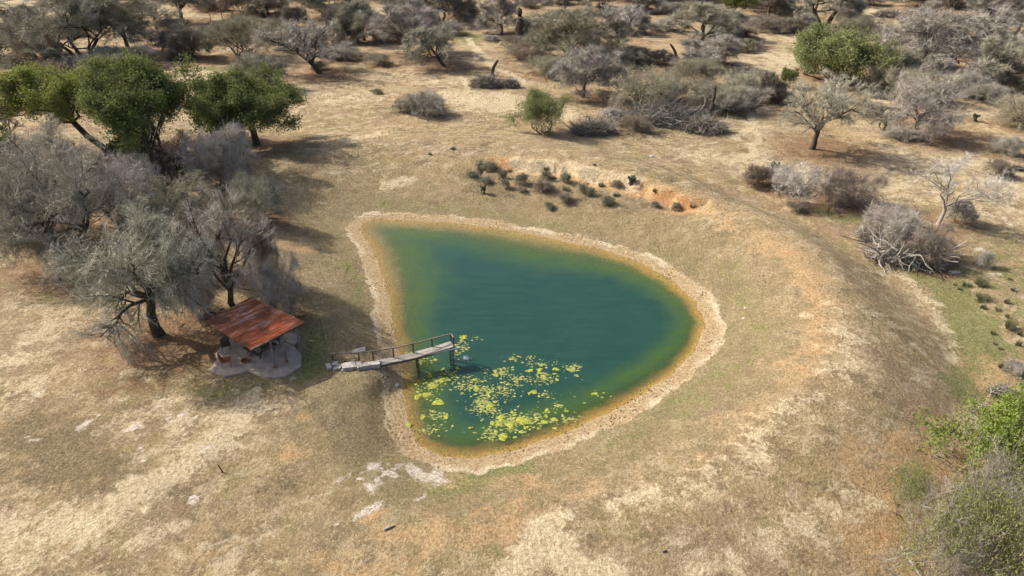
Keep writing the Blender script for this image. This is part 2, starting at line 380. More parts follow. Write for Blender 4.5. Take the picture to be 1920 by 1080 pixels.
T('thickbig', 1925,1120,940,170, LILAC, 'lilac-grey thicket below the bright green tree at the right edge','thicket',th,2.0)
T('leaf4', 1762,1165,940,180, (.25,.285,.08), 'yellow-green vine bush growing through the corner thicket','bush','green_bush',1.0)
T('leaf4', 1912,1180,985,170, LG, 'green bush low in the bottom right corner','bush','green_bush',2.5)
T('leaf4', 1696,965,885,100, (.25,.28,.08), 'small green sprout bush above the corner thicket','bush','green_bush',.2)
T('leaf4', 1812,1010,868,100, DG, 'dark green sprigs at the top of the corner thicket','bush','green_bush',1.9)
BASES = [at(t[1], t[2]) for t in TREES]

# ------------------------------------------------------------------ ground sheet with its patches of soil, grass and litter
def grid_axis(segs):
    out = [segs[0][0]]
    for a, b, st in segs: out += list(np.linspace(a, b, max(2, int(round((b-a)/st))+1))[1:])
    return np.array(out)
gy = grid_axis([(-500, -20, 40), (-20, 12, 4), (12, 70, .3), (70, 115, .55), (115, 250, 1.5), (250, 480, 6), (480, 3000, 120)])
hx = grid_axis([(0, 34, .3), (34, 70, .6), (70, 180, 2.2), (180, 400, 9), (400, 3000, 120)])
gx = np.concatenate([-hx[::-1][:-1], hx])
GX, GY = np.meshgrid(gx, gy)
GS = sdist(GX, GY); GZ = height(GX, GY, GS)
wx = GX+1.1*fbm(GX/2.2, GY/2.2, 21, 3)*sstep(0, 2, np.abs(GS)+.3); wy = GY+1.1*fbm(GX/2.2, GY/2.2, 31, 3)
LAY = {k: np.zeros(GX.shape) for k in ('sand','orange','green','litter','white','dark')}
def stroke(layer, pts, w, k=1.0):
    P = [at(a, b) for a, b in pts]; P = [p[:2] for p in P if p is not None]
    P = np.array(P); x0, y0 = P.min(0)-4*w-2; x1, y1 = P.max(0)+4*w+2
    i0, i1 = np.searchsorted(gy, [y0, y1]); j0, j1 = np.searchsorted(gx, [x0, x1])
    if i1 <= i0 or j1 <= j0: return
    s = np.s_[i0:i1, j0:j1]; d = seg_dist(wx[s], wy[s], P)
    LAY[layer][s] = np.maximum(LAY[layer][s], k*np.exp(-(d/w)**2))
for a in [([(0,480),(60,470)],1.6,.9), ([(-20,700),(60,660),(130,600),(60,560)],2.4,.6), ([(0,1010),(150,975),(250,935),(340,880),(400,830),(470,765)],1.7,.95), ([(0,1060),(160,1030),(300,1000)],1.2,.5),
          ([(0,760),(120,700),(240,690)],2.0,.55), ([(300,760),(420,770),(470,745)],1.6,.55), ([(200,780),(330,800),(430,830)],2.2,.35), ([(850,180),(900,193),(960,197)],3.2,1.5), ([(930,180),(1060,214)],2.4,1.2), ([(1050,208),(1062,212)],1.6,1.1),
          ([(650,150),(760,140),(900,160)],5,.45), ([(560,170),(640,190),(700,180)],4,.55), ([(620,120),(680,118)],3,.5), ([(1290,285),(1420,310),(1560,300)],4,.5), ([(1620,300),(1760,300),(1900,330)],6,.62), ([(1640,345),(1760,360),(1920,400)],5,.5), ([(1880,340),(1920,360)],4,.9),
          ([(1620,220),(1700,285),(1830,290)],3.5,.55), ([(1420,240),(1440,280),(1400,320)],2.5,.55), ([(1400,120),(1440,150),(1460,100)],5,.65), ([(1380,70),(1500,75)],6,.45), ([(1220,55),(1260,60)],6,.6), ([(1840,205),(1920,260)],4,.55), ([(1620,170),(1660,190)],3,.7),
          ([(950,1075),(1000,1010),(1030,995),(1060,1040),(1140,1065)],.95,1.25), ([(1060,960),(1010,985)],.8,.7), ([(1180,935),(1330,880),(1440,800),(1550,745)],1.5,.6), ([(1580,915),(1635,945)],.7,.8), ([(1530,990),(1420,1010),(1320,1060)],1.2,.45), ([(1640,950),(1560,960)],.9,.5),
          ([(1550,580),(1600,640),(1580,700)],2,.45), ([(720,345),(770,342)],1.0,.8), ([(970,302),(1015,305),(1040,309)],.9,1.5), ([(1068,313),(1110,318),(1128,326)],.8,1.5), ([(1140,328),(1185,337),(1200,344)],.7,1.3), ([(655,262),(705,250)],1.6,.9), ([(1060,318),(1110,325)],1.0,.6), ([(1660,480),(1760,600),(1790,700)],.9,.5), ([(1840,770),(1800,830),(1760,850)],.9,.5), ([(100,165),(20,175),(0,190)],6,.9), ([(0,10),(50,30)],10,1.0), ([(0,220),(30,210)],4,.8),
          ([(690,20),(760,25)],10,.5),([(370,140),(395,155)],3,.9),([(1760,250),(1800,262)],2,.6)]: stroke('sand', *a)
PATHS = [([(875,68),(900,100),(925,125),(980,150),(975,165)],.45,1.0), ([(875,68),(895,90),(888,125)],.4,.8), ([(862,145),(880,175)],.4,.8), ([(1300,168),(1400,205),(1412,240),(1425,262),(1395,300)],.45,1.0), ([(1412,240),(1380,262)],.4,.8), ([(1440,60),(1510,80),(1600,110)],.6,.8),
          ([(1650,12),(1625,28),(1640,45),(1665,55)],.7,1.2), ([(1600,25),(1640,45)],.6,.9), ([(1630,165),(1650,185),(1680,200)],.5,1.0), ([(1500,110),(1560,130)],.5,.7)]
for q_, w_, k_ in PATHS: stroke('sand', q_, w_*1.15, k_*1.6)
for a in [([(640,1075),(800,1020),(900,1000),(1000,960)],1.6,.7), ([(900,1000),(960,980)],.8,.9), ([(850,900),(1000,900),(1180,930)],1.6,.35), ([(528,452),(548,462),(575,470)],1.0,.9), ([(1430,440),(1500,500),(1548,560),(1552,640),(1500,700)],1.7,.75), ([(1520,540),(1545,600),(1540,650)],1.1,.9), ([(1440,760),(1380,830),(1250,900)],1.8,.55), ([(1290,370),(1360,410),(1400,450)],1.5,.6),
          ([(933,306),(985,313),(1040,321),(1100,333),(1160,345),(1215,358),(1290,385)],1.4,1.6), ([(960,315),(1050,325)],1.6,.9), ([(538,845),(545,850)],.8,1.0), ([(555,782),(562,784)],.5,1.0), ([(1635,860),(1650,960),(1650,1060)],1.0,.9), ([(1800,850),(1840,870)],1.1,.9), ([(1850,690),(1880,760),(1900,800)],1.8,.75), ([(0,10),(50,35)],11,.9), ([(640,255),(720,245)],1.8,.4),
          ([(1620,170),(1660,195)],3,.6), ([(1390,30),(1500,45)],9,.9), ([(1300,50),(1340,60)],6,.4), ([(1180,90),(1250,115)],5,.6), ([(1480,165),(1600,260)],3,.5), ([(1850,250),(1920,280)],3,.6), ([(700,975),(712,978)],.35,1.1), ([(1200,120),(1280,90)],5,.5)]: stroke('orange', *a)
for a in [([(935,302),(985,307),(1040,315)],.9,.6), ([(1640,1010),(1660,900),(1760,880),(1830,850)],2.2,1.0), ([(1700,1000),(1800,1060),(1900,1000)],4,.9)]: stroke('orange', *a)
for a in [([(1560,398),(1600,405)],1.6,1.5), ([(1520,392),(1580,400)],1.2,.8), ([(1690,470),(1770,535),(1818,605),(1838,680),(1828,750)],1.9,1.5), ([(1760,500),(1800,510)],1.3,1.6), ([(860,895),(900,885),(980,868)],.8,1.0), ([(810,920),(900,900)],.8,.7), ([(240,700),(330,720),(430,735),(520,720)],1.5,.6), ([(330,680),(380,690)],1.0,.9), ([(120,520),(80,540),(110,560)],1.4,.8), ([(0,400),(60,415)],1.6,.9),
          ([(1365,500),(1410,570),(1415,640),(1370,700),(1290,770)],1.5,.42), ([(1340,690),(1260,760),(1120,850)],1.0,.5), ([(640,470),(665,530),(690,580)],1.0,.55), ([(560,600),(600,650),(570,700)],1.3,.7), ([(830,60),(880,72)],5,1.0), ([(985,60),(1060,68)],5,1.0), ([(700,385),(900,400),(1050,430)],1.5,.4), ([(640,135),(660,140)],3,.7), ([(360,135),(395,130)],3.5,.8), ([(820,100),(860,130),(900,140)],4,.45),
          ([(1280,180),(1330,240)],4,.4), ([(1700,300),(1600,330),(1500,290)],4,.3), ([(1830,420),(1920,520),(1880,650)],4,.45), ([(720,870),(760,890)],1,.4), ([(620,870),(720,900)],1.5,.35), ([(600,190),(700,210)],5,.25), ([(580,400),(600,430)],2,.3)]: stroke('green', *a)
for a in [([(930,300),(985,305),(1040,311),(1100,322),(1160,334),(1215,347)],.01,.0), ([(60,800),(130,850),(220,900),(260,935)],2.4,.85), ([(330,840),(380,900),(330,960)],1.2,.5), ([(430,950),(560,900)],1.2,.45), ([(0,870),(120,920)],1.4,.6), ([(120,830),(200,900),(260,930)],2.0,.6), ([(690,640),(700,740),(720,820),(760,860)],1.0,.6), ([(700,560),(690,640)],1.4,.4), ([(600,760),(650,800),(680,860)],1.7,.45), ([(520,280),(590,310),(560,330)],2.5,.7), ([(620,610),(600,650)],1.4,.5), ([(1650,1010),(1660,1070)],.9,.8), ([(870,320),(930,350),(1100,370),(1240,385)],2.5,.4), ([(1640,900),(1660,1000)],.8,.6),
          ([(0,130),(70,150)],6,.7), ([(180,170),(300,150)],4,.5), ([(640,430),(600,460)],2.0,.3), ([(420,980),(520,1000)],1.6,.4), ([(560,660),(640,730),(560,780)],1.0,.4), ([(1300,640),(1420,740)],3.0,.35), ([(1000,900),(800,1000)],1.2,.3), ([(750,330),(600,300),(620,380)],3.0,.35)]: stroke('dark', *a)
for px, py, w in [(683,887,.45),(695,883,.35),(718,878,.3),(708,888,.22),(724,887,.38),(739,879,.35),(762,878,.6),(778,883,.8),(793,890,.85),(812,897,.7),(820,888,.6),(647,896,.26),(643,907,.28),(668,911,.26),(698,903,.26),(684,916,.3),(687,925,.24),(780,927,.32),(764,938,.32),(747,942,.38),(704,952,.34),(698,963,.38),(801,911,.25),(650,975,.2),
                  (672,895,.22),(310,783,.34),(272,778,.36),(347,772,.35),(143,803,.38),(247,808,.45),(345,807,.3),(368,818,.3),(268,835,.25),(277,850,.25),(400,840,.35),(363,942,.32),(417,938,.32),(167,780,.3),(222,753,.3),(297,759,.3),(58,752,.3),(72,812,.3),(75,823,.26),(1911,452,.35),(1843,467,.5),(1785,511,.4),(1880,410,.5),(1862,400,.4),(1890,420,.4),(1858,515,.4),(1850,523,.3),(600,958,.25),(900,605,.01)]:
    stroke('white', [(px, py)], w*.9, 1.2)
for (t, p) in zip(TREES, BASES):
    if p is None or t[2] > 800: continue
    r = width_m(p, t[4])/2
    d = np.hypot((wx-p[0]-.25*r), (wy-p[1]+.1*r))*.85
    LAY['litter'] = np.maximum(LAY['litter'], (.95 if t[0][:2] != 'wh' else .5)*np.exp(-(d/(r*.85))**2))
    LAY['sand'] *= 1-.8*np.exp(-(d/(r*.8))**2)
idx = np.arange(GX.size).reshape(GX.shape)
gf = np.stack([idx[:-1,:-1].ravel(), idx[:-1,1:].ravel(), idx[1:,1:].ravel(), idx[1:,:-1].ravel()], 1)
rel = .05*fbm(GX/.7, GY/.7, 51, 2)*sstep(2, 4, GS)*(GS < 90)
gme = mesh('ground', np.stack([GX.ravel(), GY.ravel(), (GZ+rel+LAY['white']*.05).ravel()], 1), [gf], None, True)
gme.materials.clear()
def attr(me, name, arrs):
    a = me.attributes.new(name, 'FLOAT_COLOR', 'POINT'); n = arrs[0].size
    col = np.ones((n, 4), np.float32)
    for i, r in enumerate(arrs): col[:, i] = r.ravel()
    a.data.foreach_set('color', col.ravel())
attr(gme, 'soil_a', [LAY['sand'], LAY['orange'], LAY['green']]); attr(gme, 'soil_b', [LAY['litter'], LAY['white'], LAY['dark']])
near_shore = np.clip(GS/4+.5, 0, 1)      # 0.5 at the waterline, 1 two metres up the bank
attr(gme, 'shore', [near_shore, sstep(14, 3, GS)*(GS > 0), sstep(30, 60, GS)])

g = NT('ground_soil')
sep = lambda nm: (lambda a, s_: (g.L(a.outputs['Color'], s_.inputs[0]), s_.outputs)[1])(g.n('Attribute', attribute_name=nm), g.n('SeparateColor'))
A, B, S = sep('soil_a'), sep('soil_b'), sep('shore')
fb = g.noise(.62, 12, .80); nbig = g.noise(.09, 4, .6); nmid = g.noise(.7, 5, .65); nfine = g.noise(4.2, 6, .72); ngr = g.noise(17, 3, .7); nstr = g.noise(1.9, 6, .7, dist=.6)
def brk(mask, amt=1.0, lo=.30, hi=.72):
    q = g.math('MULTIPLY', g.math('SUBTRACT', fb, .5), 4.2*amt)
    return g.math('MULTIPLY', g.ramp(g.math('ADD', mask, q), lo, hi), g.ramp(mask, .04, .30))
tan = g.mix(g.ramp(nbig, .36, .64), (.245,.185,.09), (.34,.245,.13))
tan = g.mix(g.ramp(nstr, .42, .64), tan, (.42,.31,.175))
tan = g.mix(g.ramp(g.noise(.30, 5, .65, dist=.4), .47, .64, 0, .65), tan, (.24,.205,.085))
tan = g.mix(g.ramp(g.noise(.16, 4, .6), .5, .62, 0, .6), tan, (.30,.215,.14))
tan = g.mix(g.math('MULTIPLY', S[1], .8), tan, g.mix(g.ramp(fb, .44, .58), (.185,.155,.072), (.285,.215,.118)))                        # browner sward on the pond side of the bank
tan = g.mix(g.math('MULTIPLY', S[2], .6), tan, (.47,.365,.205))
tan = g.mix(g.math('MULTIPLY', S[2], g.ramp(g.noise(.10, 6, .72, dist=.5), .46, .54, 0, .85)), tan, (.24,.14,.075))
fr1 = g.noise(.42, 12, .76); fr2 = g.noise(.75, 12, .78, dist=.3); fr3 = g.noise(.21, 12, .72)
away = g.math('SUBTRACT', 1., g.math('MULTIPLY', S[1], .75))
wst = g.n('Mapping'); g.L(g.pos(), wst.inputs[0]); wst.inputs['Rotation'].default_value = (0, 0, -.5); ws2 = g.n('Mapping'); g.L(wst.outputs[0], ws2.inputs[0]); ws2.inputs['Scale'].default_value = (.45, 1.25, 1)
fr4 = g.noise(.6, 12, .76, ws2.outputs[0])
col = g.mix(g.math('MULTIPLY', g.math('MULTIPLY', g.ramp(fr1, .515, .575), .8), g.math('SUBTRACT', 1., g.math('MULTIPLY', S[1], .55))), tan, (.135,.105,.058))                                    # weedy, darker growth
col = g.mix(g.math('MULTIPLY', g.ramp(fr2, .515, .575, 0, .85), away), col, (.50,.405,.255))                            # dry straw
col = g.mix(g.math('MULTIPLY', g.ramp(fr4, .55, .61, 0, .5), away), col, (.66,.56,.40))                               # bare pale soil
col = g.mix(g.math('MULTIPLY', g.ramp(fr3, .54, .60, 0, .6), away), col, (.30,.20,.125))
col = g.mix(g.ramp(nfine, .42, .36, 0, .45), col, (.11,.085,.05))
col = g.mix(g.math('MULTIPLY', brk(B[2], .8), .9), col, g.mix(g.ramp(nfine, .4, .6), (.12,.095,.05), (.22,.165,.09)))
col = g.mix(g.math('MULTIPLY', brk(A[2], .8), .85), col, g.mix(g.ramp(nfine, .35, .65), (.105,.13,.032), (.21,.225,.07)))
col = g.mix(g.math('MULTIPLY', brk(A[1], 1.0, .10, .85), .8), col, g.mix(g.ramp(nfine, .35, .65), (.36,.215,.095), (.56,.40,.21)))
col = g.mix(g.math('MULTIPLY', g.ramp(g.math('ADD', A[1], g.math('MULTIPLY', g.math('SUBTRACT', fb, .5), 3.5)), .75, 1.5), .8), col, g.mix(g.ramp(fr2, .44, .56), (.50,.235,.09), (.70,.46,.23)))          # raw clay of the cut bank
col = g.mix(g.math('MULTIPLY', brk(A[0], 1.25), .85), col, g.mix(g.ramp(nfine, .32, .66), (.44,.345,.20), (.74,.63,.43)))
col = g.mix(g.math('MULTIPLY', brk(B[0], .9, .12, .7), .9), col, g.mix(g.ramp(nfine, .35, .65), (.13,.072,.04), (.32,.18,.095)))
col = g.mix(g.math('MULTIPLY', brk(B[1], 1.0, .34, 1.0), .9), col, g.mix(g.ramp(nfine, .38, .58), (.46,.39,.32), (.78,.70,.61)))
# bare trampled band round the waterline
nb = g.noise(1.1, 5, .6); sh0 = g.math('ADD', S[0], g.math('MULTIPLY', g.math('SUBTRACT', nb, .5), .34))
sh0 = g.math('ADD', sh0, g.math('MULTIPLY', g.math('SUBTRACT', g.noise(.28, 3, .6), .5), .42))
inband = g.ramp(sh0, .89, .84)
mud = g.mix(g.ramp(nfine, .35, .62), (.31,.205,.10), (.52,.40,.23))
rim = g.math('MULTIPLY', g.ramp(sh0, .68, .80), g.ramp(g.noise(.23, 4, .6), .42, .58, .05, 1.0))
mud = g.mix(rim, mud, g.mix(g.ramp(ngr, .3, .6), (.46,.38,.25), (.66,.57,.40)))
vor = g.n('TexVoronoi'); vor.inputs['Scale'].default_value = 3.4; g.L(g.pos(), vor.inputs['Vector'])
pit = g.ramp(vor.outputs['Distance'], .16, .34)
pitk = g.math('MULTIPLY', g.math('SUBTRACT', 1., pit), g.ramp(g.noise(.35, 3, .6), .48, .58))
mud = g.mix(g.math('MULTIPLY', pitk, .75), mud, (.12,.065,.03))
col = g.mix(inband, col, mud)
under = g.ramp(S[0], .50, .46)
col = g.mix(under, col, g.mix(g.ramp(nmid, .4, .6), (.50,.33,.12), (.46,.36,.18)))
fg = g.noise(5.5, 9, .85)
col = g.mix(g.ramp(fg, .515, .57, 0, .5), col, (.10,.078,.045))
col = g.mix(g.ramp(fg, .475, .42, 0, .25), col, (.60,.50,.34))
col = g.mix(g.ramp(ngr, .38, .56, .45, 0.), col, (.09,.066,.038))
col = g.mix(g.ramp(g.noise(9, 4, .8), .54, .68, 0, .45), col, (.66,.54,.36))
bh = g.math('ADD', g.math('MULTIPLY', nfine, 1.0), g.math('ADD', g.math('MULTIPLY', ngr, .35), g.math('MULTIPLY', g.math('MULTIPLY', pitk, inband), -.7)))
gme.materials.append(g.done(g.bsdf(col, .95, g.bump(bh, 1.0, .22), .1)))
link('ground', gme, None, kind='structure')

# ------------------------------------------------------------------ pond water
px0, py0 = POND.min(0)-1.5; px1, py1 = POND.max(0)+1.5
ux = np.arange(px0, px1, .3); uy = np.arange(py0, py1, .3); UX, UY = np.meshgrid(ux, uy)
US = sdist(UX, UY); UZ = -height(UX, UY, US)
wi = np.arange(UX.size).reshape(UX.shape)
keep = (US[:-1,:-1] < 1.2)
wf = np.stack([wi[:-1,:-1][keep], wi[:-1,1:][keep], wi[1:,1:][keep], wi[1:,:-1][keep]], 1)
used = np.unique(wf); remap = np.full(UX.size, -1); remap[used] = np.arange(len(used))
w = NT('pond_water')
wme = mesh('water', np.stack([UX.ravel()[used], UY.ravel()[used], np.zeros(len(used))], 1), [remap[wf]], None, True); wme.materials.clear()
attr(wme, 'depth', [np.clip(UZ.ravel()[used], 0, 5)])
dep = w.n('SeparateColor'); da = w.n('Attribute', attribute_name='depth'); w.L(da.outputs['Color'], dep.inputs[0]); D = dep.outputs[0]
Dn = w.math('ADD', D, w.math('MULTIPLY', w.math('SUBTRACT', w.noise(.55, 6, .75), .5), .9))
wy_ = w.n('SeparateXYZ'); w.L(w.pos(), wy_.inputs[0])
silt = w.mix(w.ramp(w.math('SUBTRACT', wy_.outputs[1], w.math('MULTIPLY', wy_.outputs[0], .35)), 46, 58), (.28,.205,.055), (.16,.165,.075))      # orange silt in the near shallows, grey silt at the far end
body = w.mix(w.ramp(Dn, .08, .45), silt, (.048,.088,.018))
body = w.mix(w.ramp(Dn, .65, 1.7), body, (.012,.043,.033))
body = w.mix(w.ramp(w.noise(.12, 3, .5), .4, .65, 0, .35), body, (.017,.052,.038))
wm = w.n('Mapping'); w.L(w.pos(), wm.inputs[0]); wm.inputs['Scale'].default_value = (.35, 1.6, 1); body = w.mix(w.ramp(w.noise(.9, 6, .7, wm.outputs[0]), .42, .60, 0, .3), body, (.022,.066,.047))  # wind-streak glare painted as lighter bands in the water's body colour
opac = w.math('MULTIPLY', w.ramp(D, 0., .9), .0)
opac = w.math('SUBTRACT', 1., w.math('EXPONENT', w.math('MULTIPLY', w.math('POWER', D, 1.15), -2.8)))
wr = w.n('Mapping'); w.L(w.pos(), wr.inputs[0]); wr.inputs['Rotation'].default_value = (0, 0, .5); wv = w.n('Mapping'); w.L(wr.outputs[0], wv.inputs[0]); wv.inputs['Scale'].default_value = (1, 2.0, 1)
rip = w.bump(w.math('ADD', w.noise(3.2, 3, .6, wv.outputs[0]), w.math('MULTIPLY', w.noise(9, 2, .6, wv.outputs[0]), .4)), .4, .05)
dif = w.n('BsdfDiffuse'); w.L(body, dif.inputs[0])
tr = w.n('BsdfTransparent'); tr.inputs[0].default_value = (.93, .88, .66, 1)
mx = w.n('MixShader'); w.L(opac, mx.inputs[0]); w.L(tr.outputs[0], mx.inputs[1]); w.L(dif.outputs[0], mx.inputs[2])
gl = w.n('BsdfGlossy'); gl.inputs['Roughness'].default_value = .12; w.L(rip, gl.inputs['Normal'])
fr = w.n('Fresnel'); w.L(w.math('SUBTRACT', 1.33, w.math('MULTIPLY', w.n('NewGeometry').outputs['Backfacing'], .578)), fr.inputs[0]); w.L(rip, fr.inputs['Normal'])
m2 = w.n('MixShader'); w.L(fr.outputs[0], m2.inputs[0]); w.L(mx.outputs[0], m2.inputs[1]); w.L(gl.outputs[0], m2.inputs[2])
wme.materials.append(w.done(m2.outputs[0]))
link('water', wme, None, kind='structure')

# ------------------------------------------------------------------ plant materials
def bark_mat():
    t = NT('bark'); v = t.pos(); n = t.noise(7, 4, .6, v)
    c = t.mix(t.ramp(n, .35, .65), (.045,.034,.027), (.115,.09,.07))
    return t.done(t.bsdf(c, .95, t.bump(n, .5, .03), .1))
def twig_mat():
    t = NT('twigs'); oi = t.n('ObjectInfo'); v = t.pos(); n = t.noise(.9, 4, .6, v); n2 = t.noise(5, 2, .6, v)
    c = t.mix(t.ramp(n, .40, .64, 0, .75), oi.outputs['Color'], (.19,.195,.125))
    c = t.mix(t.ramp(n2, .45, .7, 0, .5), c, t.mix(.6, oi.outputs['Color'], (.55,.50,.46)))
    isl = t.n('NewGeometry').outputs['Random Per Island']
    c = t.mix(t.ramp(isl, 0, 1, .0, .5), c, (.09,.07,.055))
    return t.done(t.bsdf(c, .95, None, .05))
def leaf_mat():
    t = NT('leaves'); oi = t.n('ObjectInfo'); v = t.pos(); n = t.noise(.8, 4, .6, v); isl = t.n('NewGeometry').outputs['Random Per Island']
    c = t.mix(t.ramp(n, .35, .68), t.mix(.25, oi.outputs['Color'], (.035,.05,.012)), oi.outputs['Color'])
    c = t.mix(t.ramp(isl, .2, 1, 0, .6), c, t.mix(.5, oi.outputs['Color'], (.055,.07,.02)))
    a = t.n('BsdfDiffuse'); t.L(c, a.inputs[0]); b = t.n('BsdfTranslucent'); t.L(c, b.inputs[0])
    m = t.n('MixShader'); m.inputs[0].default_value = .3; t.L(a.outputs[0], m.inputs[1]); t.L(b.outputs[0], m.inputs[2])
    return t.done(m.outputs[0])
BARK, TWIG, LEAF = bark_mat(), twig_mat(), leaf_mat()
PALEBARK = simple('pale_bark', (.36,.33,.29), (.22,.20,.17), 3, .9, .3)
DEADWOOD = simple('dead_wood', (.33,.30,.27), (.16,.13,.11), 4, .9, .4)
CHARWOOD = simple('dark_dead_wood', (.09,.07,.06), (.045,.035,.03), 4, .95, .4)

# ------------------------------------------------------------------ plant generator
def norm(a): return a/np.maximum(np.linalg.norm(a, axis=-1, keepdims=True), 1e-6)
def sprout(P, R, n, t0, t1, L, ang, r, up=0., droop=0., K=4, wob=.25, rfac=.55, reg=None, clump_=0):
    N, K0 = P.shape[:2]
    ln = np.linalg.norm(np.diff(P, axis=1), axis=2).sum(1); ln = ln*(.03+r.random(N)**clump_) if clump_ else ln; pi = r.choice(N, n, p=ln/ln.sum())
    t = (t0+(t1-t0)*r.random(n))*(K0-1); k = np.minimum(t.astype(int), K0-2); f = (t-k)[:, None]
    a = P[pi, k]; b = P[pi, k+1]; base = a+(b-a)*f; tg = norm(b-a)
    pr_ = norm(np.cross(tg, r.normal(size=(n, 3)))); an = np.radians(ang[0]+(ang[1]-ang[0])*r.random(n))[:, None]
    d = np.cos(an)*tg+np.sin(an)*pr_; d[:, 2] += up; d = norm(d)
    l = (L[0]+(L[1]-L[0])*r.random(n))[:, None]
    out = np.empty((n, K, 3)); out[:, 0] = base
    for i in range(1, K):
        out[:, i] = out[:, i-1]+d*l/(K-1); d = d+r.normal(size=(n, 3))*wob; d[:, 2] -= droop; d = norm(d)
    r0 = (R[pi, k]*(1-f[:, 0])+R[pi, k+1]*f[:, 0])*rfac
    rad = r0[:, None]*np.linspace(1, .35, K)[None]
    if reg is not None:
        c, e, lob = reg; q = (out-c)/e; rr = np.linalg.norm(q, axis=2); dirs = norm(q)
        lim = 1+lob*(np.sin(dirs[..., 0]*5.1+dirs[..., 1]*3+1)+np.sin(dirs[..., 1]*6.3-dirs[..., 2]*4+2)+np.sin(dirs[..., 2]*5-dirs[..., 0]*4.4))
        sc = np.where(rr > lim, lim/np.maximum(rr, 1e-6)*(1+.12*(rr/lim-1).clip(0, 1)), 1.)
        out = c+q*e*sc[..., None]
    out[..., 2] = np.maximum(out[..., 2], .04)
    return out, rad
def tubes(P, R, sides):
    N, K = P.shape[:2]; tg = np.empty_like(P); tg[:, 1:-1] = P[:, 2:]-P[:, :-2]; tg[:, 0] = P[:, 1]-P[:, 0]; tg[:, -1] = P[:, -1]-P[:, -2]; tg = norm(tg)
    ref = np.where(np.abs(tg[..., 2:3]) > .9, np.array([1., 0, 0]), np.array([0, 0, 1.])); u = norm(np.cross(tg, ref)); v = np.cross(u, tg)
    a = np.arange(sides)*2*math.pi/sides
    V = P[:, :, None]+(u[:, :, None]*np.cos(a)[None, None, :, None]+v[:, :, None]*np.sin(a)[None, None, :, None])*R[:, :, None, None]
    ii = np.arange(N*K*sides).reshape(N, K, sides); nx = np.roll(ii, -1, 2)
    F = np.stack([ii[:, :-1], nx[:, :-1], nx[:, 1:], ii[:, 1:]], -1).reshape(-1, 4)
    return V.reshape(-1, 3), F
def slivers(P, wd, r):
    """thin tapering blades, one triangle strip per twig"""
    N, K = P.shape[:2]; side = norm(np.cross(P[:, -1]-P[:, 0], r.normal(size=(N, 3)))); V = []
    for k in range(K-1):
        ww = wd*(1-.5*k/(K-1)); V += [P[:, k]-side*ww[:, None]/2, P[:, k]+side*ww[:, None]/2]
    V.append(P[:, -1]); V = np.stack(V, 1); m = 2*(K-1)+1; b = np.arange(N)[:, None]*m; Q = []
    for k in range(K-2): Q.append(b+np.array([[2*k, 2*k+1, 2*k+3, 2*k+2]]))
    T_ = b+np.array([[m-3, m-2, m-1]])
    return V.reshape(-1, 3), (np.concatenate(Q) if Q else np.zeros((0, 4), int)), T_
class Geo:
    def __init__(s): s.V = []; s.Q = []; s.T = []; s.n = 0
    def add(s, V, Q=None, T_=None):
        if Q is not None and len(Q): s.Q.append(Q+s.n)
        if T_ is not None and len(T_): s.T.append(T_+s.n)
        s.V.append(V); s.n += len(V)
    def mesh(s, name, mat):
        F = []
        if s.Q: F.append(np.concatenate(s.Q))
        if s.T: F.append(np.concatenate(s.T))
        return mesh(name, np.concatenate(s.V), F, mat)
VAR = {}
